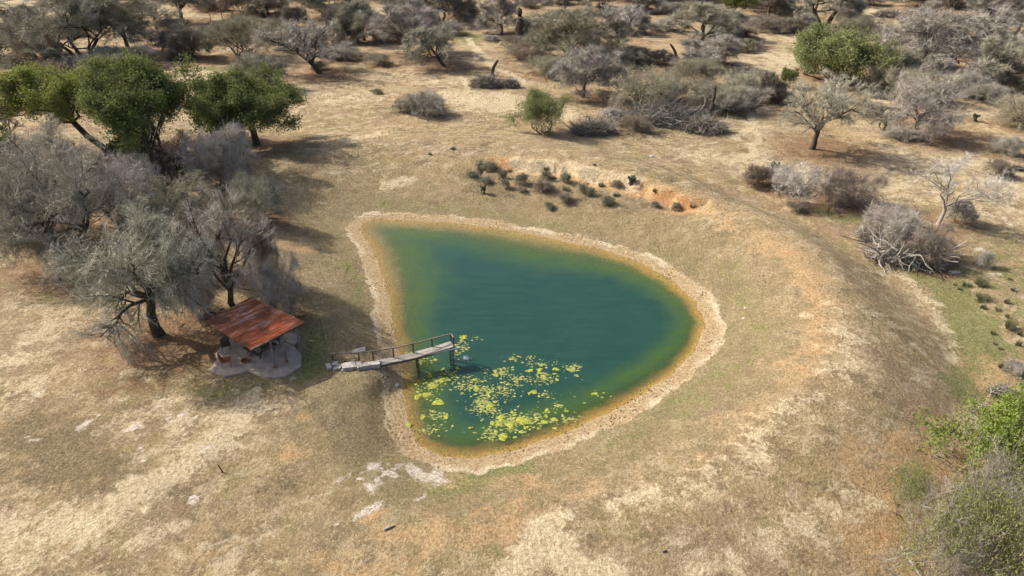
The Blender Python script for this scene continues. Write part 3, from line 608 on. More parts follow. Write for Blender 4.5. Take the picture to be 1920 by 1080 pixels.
def plant(key, seed, H=8., R=4., th_=2., stems=1, spread=.3, lean=(0, 0), limbs=6, sub=45, br=330, tw=9000, twl=(.35,.8), tww=.03, K=2, droop=.1, up=.15, r0=.22,
          leaf=0, leafs=.13, lob=.09, low=-.42, flat=1., limbdirs=None, bark=None, crown_c=None, subr=(.3,.6), twdr=None, brdr=None, wob_=.3, lclump=2.2, lmask=None):
    r = np.random.default_rng(seed); cz = (th_+(H-th_)*.35 if low > -.45 else th_+(H-th_)*.22)
    c = np.array([lean[0], lean[1], cz]) if crown_c is None else np.array(crown_c, float)
    e = np.array([R, R, max(H-c[2], .3)]); reg = (c, e, lob*(1.4 if leaf else 1.15))
    Kt = 5; SP = np.empty((stems, Kt, 3)); SR = np.empty((stems, Kt))
    for i in range(stems):
        a = 2*math.pi*i/stems+r.random()*.8; off = np.array([math.cos(a), math.sin(a), 0])
        top = np.array([lean[0]*.62, lean[1]*.62, th_*(.85+.3*r.random())])+off*spread*(1.2 if stems > 1 else .1)*1.4
        for k in range(Kt):
            t = k/(Kt-1); SP[i, k] = off*spread*.35*(stems > 1)+top*np.array([t**.9, t**.9, t])+(r.normal(size=3)*.06*th_/2*np.array([1, 1, .2]) if 0 < k else 0)
        SP[i, 0, 2] = -.25; SR[i] = r0/(stems**.45)*np.array([1.45, 1.05, .95, .88, .8])
    NL = limbs*stems; LP = np.empty((NL, 6, 3)); LR = np.empty((NL, 6))
    for j in range(NL):
        i = j % stems; t = (.72+.28*r.random())*(Kt-1); k = min(int(t), Kt-2); b = SP[i, k]+(SP[i, k+1]-SP[i, k])*(t-k)
        if limbdirs is not None and j < len(limbdirs): d = np.array(limbdirs[j], float); q = np.linalg.norm(d); d = d/q; fr_ = q
        else:
            a = 2*math.pi*(j/NL)+r.normal()*.35; z = low+(1-low)*r.random()**.9; z = min(z, .97); s_ = math.sqrt(1-z*z); d = np.array([math.cos(a)*s_, math.sin(a)*s_, z]); fr_ = .62+.25*r.random()
        tgt = c+d*e*fr_; mid = b+(tgt-b)*.45+np.array([0, 0, (.10+.12*r.random())*np.linalg.norm(tgt-b)])+r.normal(size=3)*.12*np.linalg.norm(tgt-b)*np.array([1, 1, .6])
        for q in range(6):
            t = q/5; LP[j, q] = b*(1-t)**2+mid*2*t*(1-t)+tgt*t*t+(r.normal(size=3)*.045*R if 0 < q < 5 else 0)
        LR[j] = SR[i, -1]*.62*np.linspace(1, .28, 6)
    bg_ = Geo()
    V, Q = tubes(SP, SR, 7); bg_.add(V, Q); V, Q = tubes(LP, LR, 5); bg_.add(V, Q)
    AP = np.concatenate([LP]); S2, R2 = sprout(AP, LR, sub, .25, 1, (subr[0]*R, subr[1]*R), (20, 60), r, up, droop*.5, 5, .28, .6, reg)
    V, Q = tubes(S2, R2, 4); bg_.add(V, Q)
    bd = droop if brdr is None else brdr
    S3, R3 = sprout(S2, R2, br, .15, 1, (.12*R+.25, .26*R+.4), (20, 65), r, up*.8, bd, 4, .3, .6, reg)
    par = np.concatenate([S3, S2[:, 1:]]); parR = np.concatenate([R3, R2[:, 1:]])
    tg_ = Geo(); td = droop*1.5 if twdr is None else twdr
    V, Q = tubes(S3, R3, 3); (tg_ if tw else bg_).add(V, Q)
    if tw:
        TW, _ = sprout(par, parR, tw, .1, 1, twl, (15, 70), r, up*.5, td, K if K > 2 else 2, wob_, clump_=1.5)
        V, Q, T_ = slivers(TW, tww*(.7+.6*r.random(len(TW))), r); tg_.add(V, Q, T_)
    lf = Geo()
    if leaf:
        LT, _ = sprout(par, parR, leaf, .1, 1, (.1, .55+.05*R), (10, 90), r, .15, .05, 2, .2, clump_=lclump)
        p = LT[:, 1]
        if lmask is not None: p = p[vnoise(p[:, 0]*.9+p[:, 2]*.5, p[:, 1]*.9, 5)+.3*vnoise(p[:, 0]*2.5, p[:, 2]*2.5, 6) > lmask]
        u = norm(r.normal(size=p.shape)); v = norm(np.cross(u, r.normal(size=p.shape))); s_ = leafs*(.6+.8*r.random(len(p)))[:, None]
        V = np.stack([p-u*s_*.5, p+v*s_*.32, p+u*s_*.5, p-v*s_*.32], 1).reshape(-1, 3); q = np.arange(len(p))[:, None]*4+np.array([[0, 1, 2, 3]])
        lf.add(V, q)
    VAR[key] = dict(H=H, R=R, c=c, trunk=bg_.mesh('trunk', bark or BARK), crown=tg_.mesh('crown', TWIG) if tw else None, leaf=lf.mesh('foliage', LEAF) if leaf else None)
F_ = dict(low=-.5, tw=22000, tww=.030, twl=(.45,1.2), K=2)
plant('far1', 1, 8, 4.6, 2.2, limbs=7, droop=.14, sub=60, br=420, **F_)
plant('far2', 2, 8, 3.6, 2.0, limbs=6, droop=.10, sub=50, br=380, **F_)
plant('far3', 3, 8, 4.2, 2.0, stems=2, spread=.5, limbs=4, droop=.10, sub=55, br=400, **F_)
plant('far4', 4, 7.5, 4.0, 1.6, limbs=7, droop=.16, sub=60, br=420, **F_)
plant('far5', 5, 7, 3.6, 1.6, stems=2, spread=.4, limbs=3, droop=.12, sub=45, br=350, lean=(-.9, .2), **F_)
plant('far6', 6, 8, 4.0, 2.4, limbs=6, droop=.04, up=.3, sub=40, br=280, tw=7000, tww=.04, twl=(.3,.8))
plant('far7', 7, 7, 4.2, 2.6, limbs=8, droop=.12, sub=60, br=420, lean=(.4, 0), **F_)
plant('broad1', 8, 8.5, 6.2, 2.4, stems=4, spread=.9, limbs=3, droop=.10, r0=.34, sub=90, br=620, tw=30000, tww=.032, low=-.5, twl=(.4,1.2))
plant('umbrella', 9, 6, 3.6, 3.0, limbs=8, droop=.05, sub=60, br=420, tw=12000, tww=.035, twl=(.4,.9), low=.05)
plant('lean1', 10, 8, 4.8, 1.9, lean=(-1.6, 0), limbs=8, droop=.05, up=.2, r0=.28, sub=70, br=460, tw=10000, tww=.04, twl=(.35,.8))
plant('lean2', 11, 6, 3.6, 1.8, lean=(-1.5, 0), limbs=7, droop=.14, sub=50, br=380, tw=8500, tww=.042, twl=(.4,.9))
plant('fork', 12, 10, 4.4, 3.4, stems=2, spread=1.0, limbs=4, droop=.1, r0=.42, sub=55, br=420, **F_)
plant('open1', 13, 8, 3.2, 2.2, limbs=5, droop=.02, up=.3, sub=26, br=190, tw=3500, tww=.035, twl=(.3,.8))
plant('open2', 14, 8, 3.4, 1.8, limbs=6, droop=.03, up=.35, sub=34, br=260, tw=5200, tww=.035, twl=(.3,.85))
plant('dome1', 15, 4.5, 3.2, .6, stems=3, spread=.5, limbs=4, droop=.06, r0=.14, sub=60, br=420, **F_)
plant('dome2', 16, 4.0, 3.2, .4, stems=3, spread=.5, limbs=5, droop=.06, r0=.1, sub=70, br=480, **F_)
plant('dome3', 17, 3.0, 2.2, .3, stems=3, spread=.4, limbs=4, droop=.04, r0=.07, low=0, sub=50, br=340, tw=8000, tww=.035, twl=(.3,.7))
plant('fan', 18, 6.5, 6.2, .6, stems=5, spread=.7, limbs=5, droop=.03, up=.12, r0=.3, low=-.1, sub=110, br=700, tw=28000, tww=.022, twl=(.4,1.0), lob=.04)
plant('thick1', 19, 2.6, 3.2, .2, stems=6, spread=1.8, limbs=3, droop=.04, r0=.06, low=-.1, sub=90, br=520, tw=16000, tww=.016, twl=(.3,.9), lob=.14)
plant('thick2', 20, 3.0, 3.2, .2, stems=7, spread=1.7, limbs=3, droop=.10, r0=.07, low=-.1, sub=90, br=560, tw=17000, tww=.016, twl=(.35,1.), lob=.14)
plant('thickbig', 21, 4.5, 3.6, .5, stems=7, spread=1.6, limbs=3, droop=.07, r0=.08, low=-.2, sub=120, br=2200, tw=24000, tww=.009, K=3, twl=(.12,.4), lob=.22, bark=PALEBARK, wob_=.6, twdr=.02, leaf=22000, leafs=.06, lclump=1, lmask=.02)
N_ = dict(K=3, wob_=.6, twdr=.06)
plant('near1', 22, 8, 5.2, 2.4, stems=2, spread=.7, limbs=5, droop=.17, r0=.32, low=-.6, sub=110, br=2300, tw=26000, tww=.016, twl=(.2,.6), lob=.12, **N_)
plant('near2', 23, 9.5, 5.6, 3.0, stems=1, limbs=9, droop=.20, r0=.36, low=-.62, sub=140, br=3000, tw=38000, tww=.014, twl=(.2,.6), lob=.13, **N_)
plant('near3', 24, 7.5, 4.4, 2.0, stems=1, limbs=8, droop=.16, r0=.28, low=-.5, sub=100, br=2000, tw=22000, tww=.016, twl=(.2,.6), lob=.12, **N_)
plant('near4', 25, 7, 4.6, 1.6, stems=2, spread=.4, limbs=5, droop=.15, r0=.25, low=-.55, sub=100, br=1900, tw=20000, tww=.020, twl=(.2,.6), lob=.12, **N_)
plant('hero', 26, 10, 4.2, 3.2, stems=1, limbs=8, droop=.04, up=.12, r0=.27, sub=42, br=330, tw=11000, tww=.013, twl=(.3,.75), lob=.12, crown_c=(.3, 0, 5.6),
      limbdirs=[(-.55,.1,.55),(-.3,-.2,.85),(.1,.2,.8),(.95,-.1,.35),(.9,.3,.1),(-.75,.2,-.2),(.5,-.3,-.35),(.2,.3,.6)], **N_)
plant('hero2', 27, 9, 5.4, 2.6, lean=(.5, 0), limbs=10, droop=.06, up=.12, r0=.32, low=-.35, sub=85, br=560, tw=20000, tww=.017, twl=(.35,.9), lob=.15, **N_)
plant('white', 28, 7.5, 4.4, 2.0, lean=(.2, 0), limbs=7, droop=.0, up=.3, r0=.17, low=-.15, sub=34, br=230, tw=4200, tww=.020, twl=(.3,.8), bark=PALEBARK, **N_)
plant('whitefan', 29, 4.2, 3.6, .3, stems=4, spread=.4, limbs=5, droop=.0, up=.22, r0=.10, low=.1, sub=70, br=380, tw=5000, tww=.016, twl=(.25,.6), bark=PALEBARK)
GL = dict(leafs=.17)
plant('green1', 31, 9, 4.4, 3.4, stems=2, spread=.9, limbs=4, droop=.02, r0=.24, low=-.1, sub=60, br=420, tw=5000, leaf=34000, lob=.12, **GL)
plant('green2', 32, 11, 5.2, 4.2, stems=2, spread=.8, limbs=5, droop=.02, r0=.3, low=-.15, sub=80, br=560, tw=6000, leaf=48000, lob=.12, **GL)
plant('green3', 33, 8, 5.0, 3.0, stems=1, limbs=9, droop=.02, r0=.32, low=-.15, sub=75, br=520, tw=6000, leaf=40000, lob=.10, **GL)
plant('greenlean', 34, 9.5, 5.4, 4.6, stems=1, lean=(-5.2, 0), limbs=10, droop=.02, r0=.30, low=-.3, sub=80, br=540, tw=6000, leaf=36000, lob=.12, **GL)
plant('greenbig', 35, 6.5, 6.2, .6, stems=5, spread=1.6, limbs=4, droop=.02, r0=.2, low=-.1, sub=90, br=700, tw=7000, leaf=42000, lob=.14, leafs=.2)
plant('greenbush2', 36, 8, 4.4, 2.0, stems=3, spread=.7, limbs=4, droop=.02, r0=.24, sub=50, br=400, tw=2500, leaf=14000, leafs=.22)
plant('leaf1', 37, 4, 3.0, .5, stems=3, spread=.5, limbs=4, r0=.1, low=0, sub=45, br=300, tw=1200, leaf=9000, leafs=.24, lob=.14)
plant('leaf2', 38, 4.5, 3.2, .5, stems=3, spread=.5, limbs=4, r0=.1, low=0, sub=45, br=300, tw=1200, leaf=9000, leafs=.24, lob=.14)
plant('leaf3', 39, 5, 3.4, .6, stems=4, spread=.6, limbs=5, r0=.12, low=-.1, sub=80, br=600, tw=2500, leaf=26000, leafs=.12, lob=.15)
plant('leaf4', 40, 2.6, 1.9, .4, stems=4, spread=.5, limbs=3, r0=.05, low=0, sub=40, br=260, tw=2200, tww=.012, leaf=12000, leafs=.045, lob=.18)
GROUPS = {'tree': 'trees scattered round the pond', 'bush': 'round bushes of the scrub', 'thicket': 'leafless thickets', 'shrub': 'fan shaped shrubs'}
for t, p in zip(TREES, BASES):
    key, bx, by, yt, wpx, tint, label, cat, nm, spin = t
    if p is None: continue
    v = VAR[key]; hgt = top_height(p, yt); wm = width_m(p, wpx)
    cc = v['c']; sxy = wm/2/(v['R']*(1.04 if key[:4] in ('near', 'hero') else (.76 if by < 200 else .86) if cat == 'tree' else .9)); sz = hgt/v['H']*(1.10 if by < 200 else 1.03)
    if hgt < .5: hgt = .5
    keepdir = key in ('lean1','lean2','greenlean','hero','hero2','white','umbrella','fork')
    o = empty(nm, (p[0], p[1], p[2]-.05), label, cat, GROUPS.get(cat), 0 if keepdir else spin)
    o.scale = (sxy, sxy, sz)
    a = link('trunk', v['trunk'], o); tt = tuple(min(x*(2.15 if key[:4] in ('near', 'hero') else 1.85), .8) for x in tint)
    if v['crown'] is not None:
        b = link('crown' if not v['leaf'] else 'twigs', v['crown'], o); b.color = (*(tt if (not v['leaf'] or key == 'thickbig') else (.2,.17,.13)), 1)
    if v['leaf'] is not None:
        b = link('foliage', v['leaf'], o); b.color = (*(tint if key != 'thickbig' else (.21,.24,.08)), 1)

# ------------------------------------------------------------------ small weeds and clumps
def clump(key, seed, n, h, rad, wdt, spread=.6, K=3, flat=0.):
    r = np.random.default_rng(seed); a = r.random(n)*2*math.pi; q = np.sqrt(r.random(n))*rad*(.65+.35*np.sin(a*2+seed)+.25*np.sin(3*a+seed*2))
    b = np.stack([np.cos(a)*q, np.sin(a)*q, np.zeros(n)-.03], 1); d = np.stack([np.cos(a)*spread, np.sin(a)*spread, np.ones(n)], 1)+r.normal(size=(n, 3))*.35; d[:, 2] = np.abs(d[:, 2]); d = norm(d)
    l = h*(.5+.6*r.random(n))*(1.1-.5*q/rad); P = np.empty((n, K, 3)); P[:, 0] = b
    for k in range(1, K): P[:, k] = P[:, k-1]+d*l[:, None]/(K-1); d = norm(d+r.normal(size=(n, 3))*.25+np.array([0, 0, -.15]))
    V, Q, T_ = slivers(P, wdt*(.6+.8*r.random(n)), r); G = Geo(); G.add(V, Q, T_); return G.mesh('weed_shrub', TWIG)
CL = [clump('a', 61, 700, .75, .75, .018), clump('b', 62, 620, .75, .9, .018, .9), clump('c', 63, 560, .75, .6, .018, .7)]
def weed(px, py, wpx, hpx, tint, label, group, name='weed_shrub', i=0, cat='shrub'):
    p = at(px, py)
    if wpx >= 24 and name != 'grass_clump':
        v = VAR[('thick1', 'thick2')[i % 2]]; o = empty(name, (p[0], p[1], p[2]-.05), label, cat, group, i*1.3); sx = width_m(p, wpx)/2/v['R']; o.scale = (sx, sx*.8, max(.4, top_height(p, py-hpx))/v['H'])
        link('stems', v['trunk'], o); b = link('crown', v['crown'], o); b.color = (*[q*1.5 for q in tint], 1); return
    o = link(name, CL[i % 3], None, label=label, category=cat, group=group)
    s = width_m(p, wpx)/2/1.15; o.location = p; o.scale = (s*1.25, s*random.uniform(.7, 1.1), max(.3, top_height(p, py-hpx)/.75)*1.1); o.rotation_euler = (0, 0, random.choice((0, 3.14))+random.uniform(-.5, .5)); o.color = (*tint, 1)
ORD = ['first','second','third','fourth','fifth','sixth','seventh','eighth','ninth','tenth','eleventh','twelfth']
def ordinals(pos, bands):
    out = ['']*len(pos)
    for lo, hi, txt in bands:
        ii = sorted([i for i, q in enumerate(pos) if lo <= q[1] < hi], key=lambda i: pos[i][0])
        for k, i in enumerate(ii): out[i] = txt+', '+ORD[k]+' from the left'
    return out
WPOS = [(915,320,38,12),(956,322,10,7),(980,345,26,16),(945,335,20,14),(947,352,20,13),(884,330,22,8),(1024,338,24,14),(1022,360,40,18),(1026,320,18,10),(1060,340,24,14),(1062,357,16,10),(1092,362,26,14),(1108,366,20,12),(1063,377,30,14),
                                      (1128,350,16,10),(1136,382,26,12),(1156,352,20,12),(1156,368,18,8),(1030,390,24,9),(978,358,20,7),(1228,388,20,8),(1227,360,10,8),(1268,392,22,10),(1300,388,18,8),(910,343,24,9),(1036,335,14,10),(806,290,8,6),(1115,310,8,4)]
WL = ordinals(WPOS, [(0, 311, 'tiny dark weed lying above the orange scarp'), (311, 336, 'dark weedy shrub, upper row on orange bank'), (336, 352, 'grey weedy shrub, second row below the scarp'), (352, 370, 'grey weedy shrub, third row below the scarp'), (370, 999, 'small weedy shrub, lowest row below the scarp')])
for i, (px, py, ww, hh) in enumerate(WPOS):
    tint = [(.20,.20,.13), (.25,.205,.15), (.15,.175,.10)][i % 3]
    weed(px, py, ww*1.2, hh*1.15, tint, WL[i], 'weed shrubs on the eroded bank', i=i)
CPOS = [(1838,535,34,20),(1812,536,22,11),(1790,535,10,5),(1799,543,11,6),(1842,562,34,17),(1887,568,18,11),(1843,578,16,10),(1871,582,14,8),(1893,616,32,26),(1888,595,12,10),(1861,626,14,10),(1909,648,16,15),(1911,628,14,12),(1864,645,10,6),(1875,655,12,6),(1899,545,12,8),(1893,525,10,6),(1880,690,30,12)]
CLB = ordinals(CPOS, [(0, 555, 'dark green clump, top band right of green strip'), (555, 590, 'dark green clump, second band right of green strip'), (590, 630, 'dark green clump, third band right of green strip'), (630, 999, 'dark green clump, lowest band right of green strip')])
for i, (px, py, ww, hh) in enumerate(CPOS):
    weed(px, py, ww, hh, [(.15,.18,.07),(.12,.15,.06),(.18,.18,.09)][i % 3], CLB[i], 'green clumps beyond the dam', 'grass_clump', i, 'clump')
for i, (px, py, ww, hh, lab) in enumerate([(1865,330,60,28,'sparse grey-brown weeds on pale grass near the right edge'),(1750,500,60,20,'dark scrub at the tail of the silvery dead branches'),(1845,500,36,26,'pale spiky weed clump above the dark green clumps at the right'),(1500,395,50,16,'low scrub shading green grass under the fan of white stems'),(795,212,110,36,'grey-brown brush ring round the dark stump on the ridge'),
                                           (760,208,60,20,'brown low brush at the left end of the ridge stump'),(1190,245,90,26,'reddish low brush in front of the fallen limbs'),(1700,262,90,20,'dark low growth in the shade of the drooping dome tree'),(600,130,50,14,'low brush beside the curved leaning trunk'),(990,105,120,26,'olive low brush left of the wide olive-grey tree'),
                                           (1900,700,60,18,'brown weeds right of the green strip'),(1905,760,50,18,'brown twiggy weed above the bright green tree'),(1430,345,50,30,'grey brush at the left end of the outer slope bushes'),(1890,330,40,10,'dark low scrub at the right edge of the pale flat'),(705,175,30,8,'small grey weed on the flat left of the ridge stump'),(470,618,40,14,'dead weeds at the back corner of the pavilion'),
                                           (1890,290,70,30,'thin pale weed under the drooping tree at the right edge'),(850,280,14,6,'tiny dark weed on the brown slope')]):
    weed(px, py, ww, hh, [BROWN, GREY, OLIVE][i % 3] if i != 2 else WHITE, lab, 'scattered low brush', 'low_brush', i, 'brush')

# prickly pears
PEAR = simple('cactus_skin', (.045,.06,.032), (.075,.09,.05), 5, .7, .2)
def pear(px, py, s, label):
    p = at(px, py); o = empty('prickly_pear', p, label, 'cactus', 'prickly pear cacti'); r = random.Random(px)
    ends = [(Vector((r.uniform(-.25, .25), r.uniform(-.25, .25), 0)), 0) for _ in range(5)]; done = 0
    while ends and done < 26:
        b, lv = ends.pop(0); a = r.uniform(0, 6.28); tl = r.uniform(.2, .8); ax = Vector((math.cos(a)*tl, math.sin(a)*tl, 1)).normalized(); sd_ = Vector((-math.sin(a), math.cos(a), 0)); nn = ax.cross(sd_)
        w_, h_, t_ = .13*s, .36*s, .03*s; V = []; n = 8
        for k in (-1, 1):
            for i in range(n):
                q = 2*math.pi*i/n; V.append(b+ax*(h_/2+h_/2*math.sin(q))+sd_*w_*math.cos(q)+nn*t_*k*.6)
        m = MB(); m.add(V, [tuple(range(n))[::-1], tuple(range(n, 2*n))]+[(i, (i+1)%n, n+(i+1)%n, n+i) for i in range(n)]); m.build('pad', PEAR, o); done += 1
        if lv < 3:
            for _ in range(r.choice([1, 2, 2])): ends.append((b+ax*h_*.93+sd_*r.uniform(-.08, .08)*s, lv+1))
pear(905,362,.95,'dark prickly pear cactus at the lower left of the eroded bank')
pear(1183,347,1.05,'dark green prickly pear cactus at the right end of the eroded scarp')
pear(1828,228,1.2,'prickly pear cactus on pale grass right of the drooping dome tree')
pear(1655,245,1.15,'prickly pear cactus left of the drooping dome tree')
pear(1450,322,1.2,'pale prickly pear cactus behind the lilac brush on the outer slope')

FPOS = [(30,82),(128,66),(205,128),(290,84),(330,66),(396,78),(420,58),(540,92),(575,70),(655,100),(700,40),(745,78),(800,84),(850,66),(870,30),(915,78),(960,88),(1000,60),(1015,92),(1045,46),(1120,130),(1138,66),(1180,118),(1250,60),(1262,140),(1340,96),(1378,70),(1400,96),(1420,52),(1462,60),(1520,78),(1580,84),(1610,66),(1648,74),(1700,40),(1735,120),(1760,60),(1800,98),(1825,60),(1890,100),(1905,150),
        (60,40),(250,20),(380,12),(480,14),(590,12),(660,22),(770,6),(850,8),(990,14),(1040,8),(1130,16),(1180,26),(1260,24),(1320,14),(1390,14),(1420,22),(1500,30),(1580,26),(1620,10),(1740,22),(1820,18),(1880,24),(1150,226),(1290,232),(1380,205),(1450,190),(1640,215),(1850,190),(985,100),(1060,150),(1110,95)]
ORD = ['first','second','third','fourth','fifth','sixth','seventh','eighth','ninth','tenth','eleventh','twelfth','thirteenth','fourteenth','fifteenth','sixteenth','seventeenth','eighteenth','nineteenth','twentieth','twenty-first','twenty-second','twenty-third','twenty-fourth','twenty-fifth','twenty-sixth']
FLB = ordinals(FPOS, [(-9, 32, 'low grey brush clump at the top edge'), (32, 72, 'low grey brush clump, upper rows of trees'), (72, 110, 'low grey brush clump, middle rows of trees'), (110, 999, 'low grey brush clump, nearest rows of trees')])
rf_ = random.Random(8)
for i, (px, py) in enumerate(FPOS):
    p = at(px+rf_.uniform(-6, 6), py+rf_.uniform(-2, 2)); v = VAR[('thick1', 'thick2', 'dome2', 'dome3')[i % 4]]; o = empty('brush_clump', (p[0], p[1], p[2]-.1), FLB[i], 'brush', 'low brush among the far trees', rf_.uniform(0, 6))
    R_ = rf_.uniform(1.6, 4.2)*(1+.006*p[1]*(i % 3)/2); o.scale = (R_/v['R'], R_/v['R']*.8, max(rf_.uniform(1.1, 2.9), .48*R_)/v['H']); link('stems', v['trunk'], o); b = link('crown', v['crown'], o); b.color = (*[q*1.6 for q in [GREY, BROWN, OLIVE, LILAC, DARK][i % 5]], 1)
# stumps, snags, brush piles and logs
def rough_pole(o, name, mat, pts, r, n=8):
    rr = random.Random(len(pts)*7+int(r[0]*100)); q = []
    for i, p in enumerate(pts): q.append((p[0]+rr.uniform(-.3, .3)*r[i], p[1]+rr.uniform(-.3, .3)*r[i], p[2]))
    MB().tube(q, r, n).build(name, mat, o)
def snag(px, py, ytop, r, label, mat, stubs=6, lean=0., name='dead_snag', cat='dead trunk'):
    p = at(px, py); h = top_height(p, ytop); o = empty(name, p, label, cat, 'dead trunks'); rd = random.Random(px)
    pts = [(lean*h*t*t, 0, -.2+(h+.2)*t) for t in (0, .15, .35, .6, .8, .93, 1)]
    rough_pole(o, 'trunk', mat, pts, [r*k for k in (1.5, 1.05, .9, .8, .7, .6, .15)])
    for k in range(stubs):
        z = h*rd.uniform(.25, .97); a = rd.uniform(0, 6.28); l = rd.uniform(.3, 1.1)*h*.2; x = lean*h*(z/h)**2
        MB().tube([(x, 0, z), (x+math.cos(a)*l*.6, math.sin(a)*l*.6, z+l*.25), (x+math.cos(a)*l, math.sin(a)*l, z+l*rd.uniform(-.2, .6))], [r*.35, r*.22, r*.06], 5).build('branch_stub', mat, o)
snag(1333,217,160,.32,'tall dark dead snag with short stubs standing in a brush pile at upper right', CHARWOOD, 9)
snag(973,74,14,.9,'thick vine-wrapped dead trunk beside the dark lilac tree', CHARWOOD, 10)
snag(922,142,112,.35,'broken stump leaning right, rising from the round brush pile', CHARWOOD, 4, .45)
snag(793,204,172,.42,'short dark stump in a brush ring on the ridge', CHARWOOD, 3)
snag(1268,108,82,.3,'broken leaning stub left of the stacked trees', CHARWOOD, 2, -.6)
snag(494,32,16,.5,'dark stub by the fence at the top', CHARWOOD, 1)
snag(56,128,112,.25,'small dark broken stub at the upper left', CHARWOOD, 2)
def pile(px, py, wpx, hpx, label, n=500, mat=None, wd=.05, seed=0, limbs=26, group='brush piles', name='brush_pile', dn=.5):
    p = at(px, py); R = width_m(p, wpx)/2; h = top_height(p, py-hpx); r = np.random.default_rng(px+seed)
    o = empty(name, p, label, 'brush pile', group)
    def sticks(m, K, L, flat):
        a = r.random(m)*6.28; q = np.sqrt(r.random(m))*R*.8; z = r.random(m)*h*.7*(1-q/R*.7)
        P = np.empty((m, K, 3)); P[:, 0] = np.stack([np.cos(a)*q, np.sin(a)*q*dn, z+.02], 1); d = norm(r.normal(size=(m, 3))*np.array([1, 1, flat]))
        l = (L[0]+(L[1]-L[0])*r.random(m))[:, None]
        for k in range(1, K): P[:, k] = P[:, k-1]+d*l/(K-1); d = norm(d+r.normal(size=(m, 3))*.3)
        P[..., 2] = np.clip(P[..., 2], .02, h*1.05); return P
    P = sticks(limbs, 6, (.4*R, .95*R), .45); Rr = (.03+.05*r.random(limbs))[:, None]*np.linspace(1, .25, 6)[None]*max(1, min(R/2, 1.8)); V, Q = tubes(P, Rr, 5); G = Geo(); G.add(V, Q); link('limbs', G.mesh('limbs', mat or DEADWOOD), o)
    P = sticks(n*8, 3, (.25*R+.1, .6*R+.2), .6); V, Q, T_ = slivers(P, wd*(.6+.8*r.random(len(P))), r); G = Geo(); G.add(V, Q, T_); b = link('twigs', G.mesh('twigs', TWIG), o); b.color = (*[x*1.1 for x in LILAC], 1)
pile(912,162,66,28,'round grey brush pile at the foot of the leaning broken stump', 380, CHARWOOD)
pile(957,164,40,26,'smaller brush pile right of the one with the broken stump', 220)
pile(1112,250,96,34,'arched pale brush pile right of the lone small green tree', 420, DEADWOOD, .05, 0, 34)
pile(1240,228,150,46,'heap of fallen pale limbs below the dense brown-grey tree', 480, DEADWOOD, .05, 0, 50, name='fallen_limbs')
pile(1318,246,96,34,'brush pile round the base of the tall dead snag', 420, DEADWOOD, .05)
pile(1665,32,56,16,'dark brush pile by the pale path fork at the top right', 260, CHARWOOD, .09)
pile(1700,486,160,64,'tangle of silvery dead branches in front of the purple thicket', 300, PALEBARK, .03, 0, 90, name='dead_branches')
pile(1872,738,46,24,'small heap of grey driftwood at the right edge', 110, DEADWOOD, .03, 0, 26)
pile(1632,448,60,50,'grey dead limbs at the left end of the silvery tangle', 120, PALEBARK, .03, 0, 30, name='dead_branches')
pile(1655,184,44,14,'pale fallen branch on brown litter below the big green bush', 60, PALEBARK, .04, 0, 12, name='dead_branches')
pile(1905,318,30,12,'dark fallen branch near the right edge', 90, CHARWOOD, .04, 0, 10)
def stick(px, py, qx, qy, zr, r, label, mat, name='stick', cat='stick'):
    a = at(px, py); d = depth_of(a)/FPX; b = (a[0]+(qx-px)*d, a[1]+.1, a[2]+zr)
    m = MB().tube([(0, 0, -.08), ((b[0]-a[0])*.5, .06, zr*.5), (b[0]-a[0], b[1]-a[1], zr)], [r, r*.9, r*.6], 6); o = m.build(name, mat, None, label=label, category=cat); o.location = a
stick(646,517,658,493,1.0,.03,'thin rusty rod leaning right at the pond\'s left bank', CHARWOOD, 'metal_rod', 'rod')
stick(418,886,411,873,.5,.05,'small dark stick poking up from pale grass at the lower left', CHARWOOD)
a = at(730,990); m = MB().tube([(-.24, -.14, .04), (0, 0, .05), (.24, .14, .05)], [.045, .05, .035], 7); o = m.build('log', DEADWOOD, None, label='short grey log lying alone below the white soil patches', category='log'); o.location = a
o = MB().tube([(-.1, -.05, .03), (.03, 0, .05), (.12, .04, .03)], [.03, .045, .02], 6).build('wood_chunk', CHARWOOD, None, label='small dark chunk of wood on the dam at the bottom right', category='wood chunk'); o.location = at(1246,1034)

# wire fence at the top left
FP = simple('fence_post_wood', (.10,.085,.07), (.18,.16,.14), 6)
fo = empty('wire_fence', at(470,28), 'thin wire fence on dark posts crossing the pale grass at the top left', 'fence')
b0 = at(470,28); prev = None
for px, py in [(395,38),(417,36),(437,33),(457,31),(477,29),(516,24),(529,11),(548,9),(640,6),(662,3),(680,1)]:
    p = at(px, py)-b0; MB().tube([(p[0], p[1], p[2]-.3), (p[0]+.05, p[1], p[2]+1.5)], .1, 6).build('post', FP, fo)
    if prev is not None and px < 530:
        for z in (.6, 1.2): MB().bar((prev[0], prev[1], prev[2]+z), (p[0], p[1], p[2]+z), .025).build('wire', FP, fo)
    prev = p

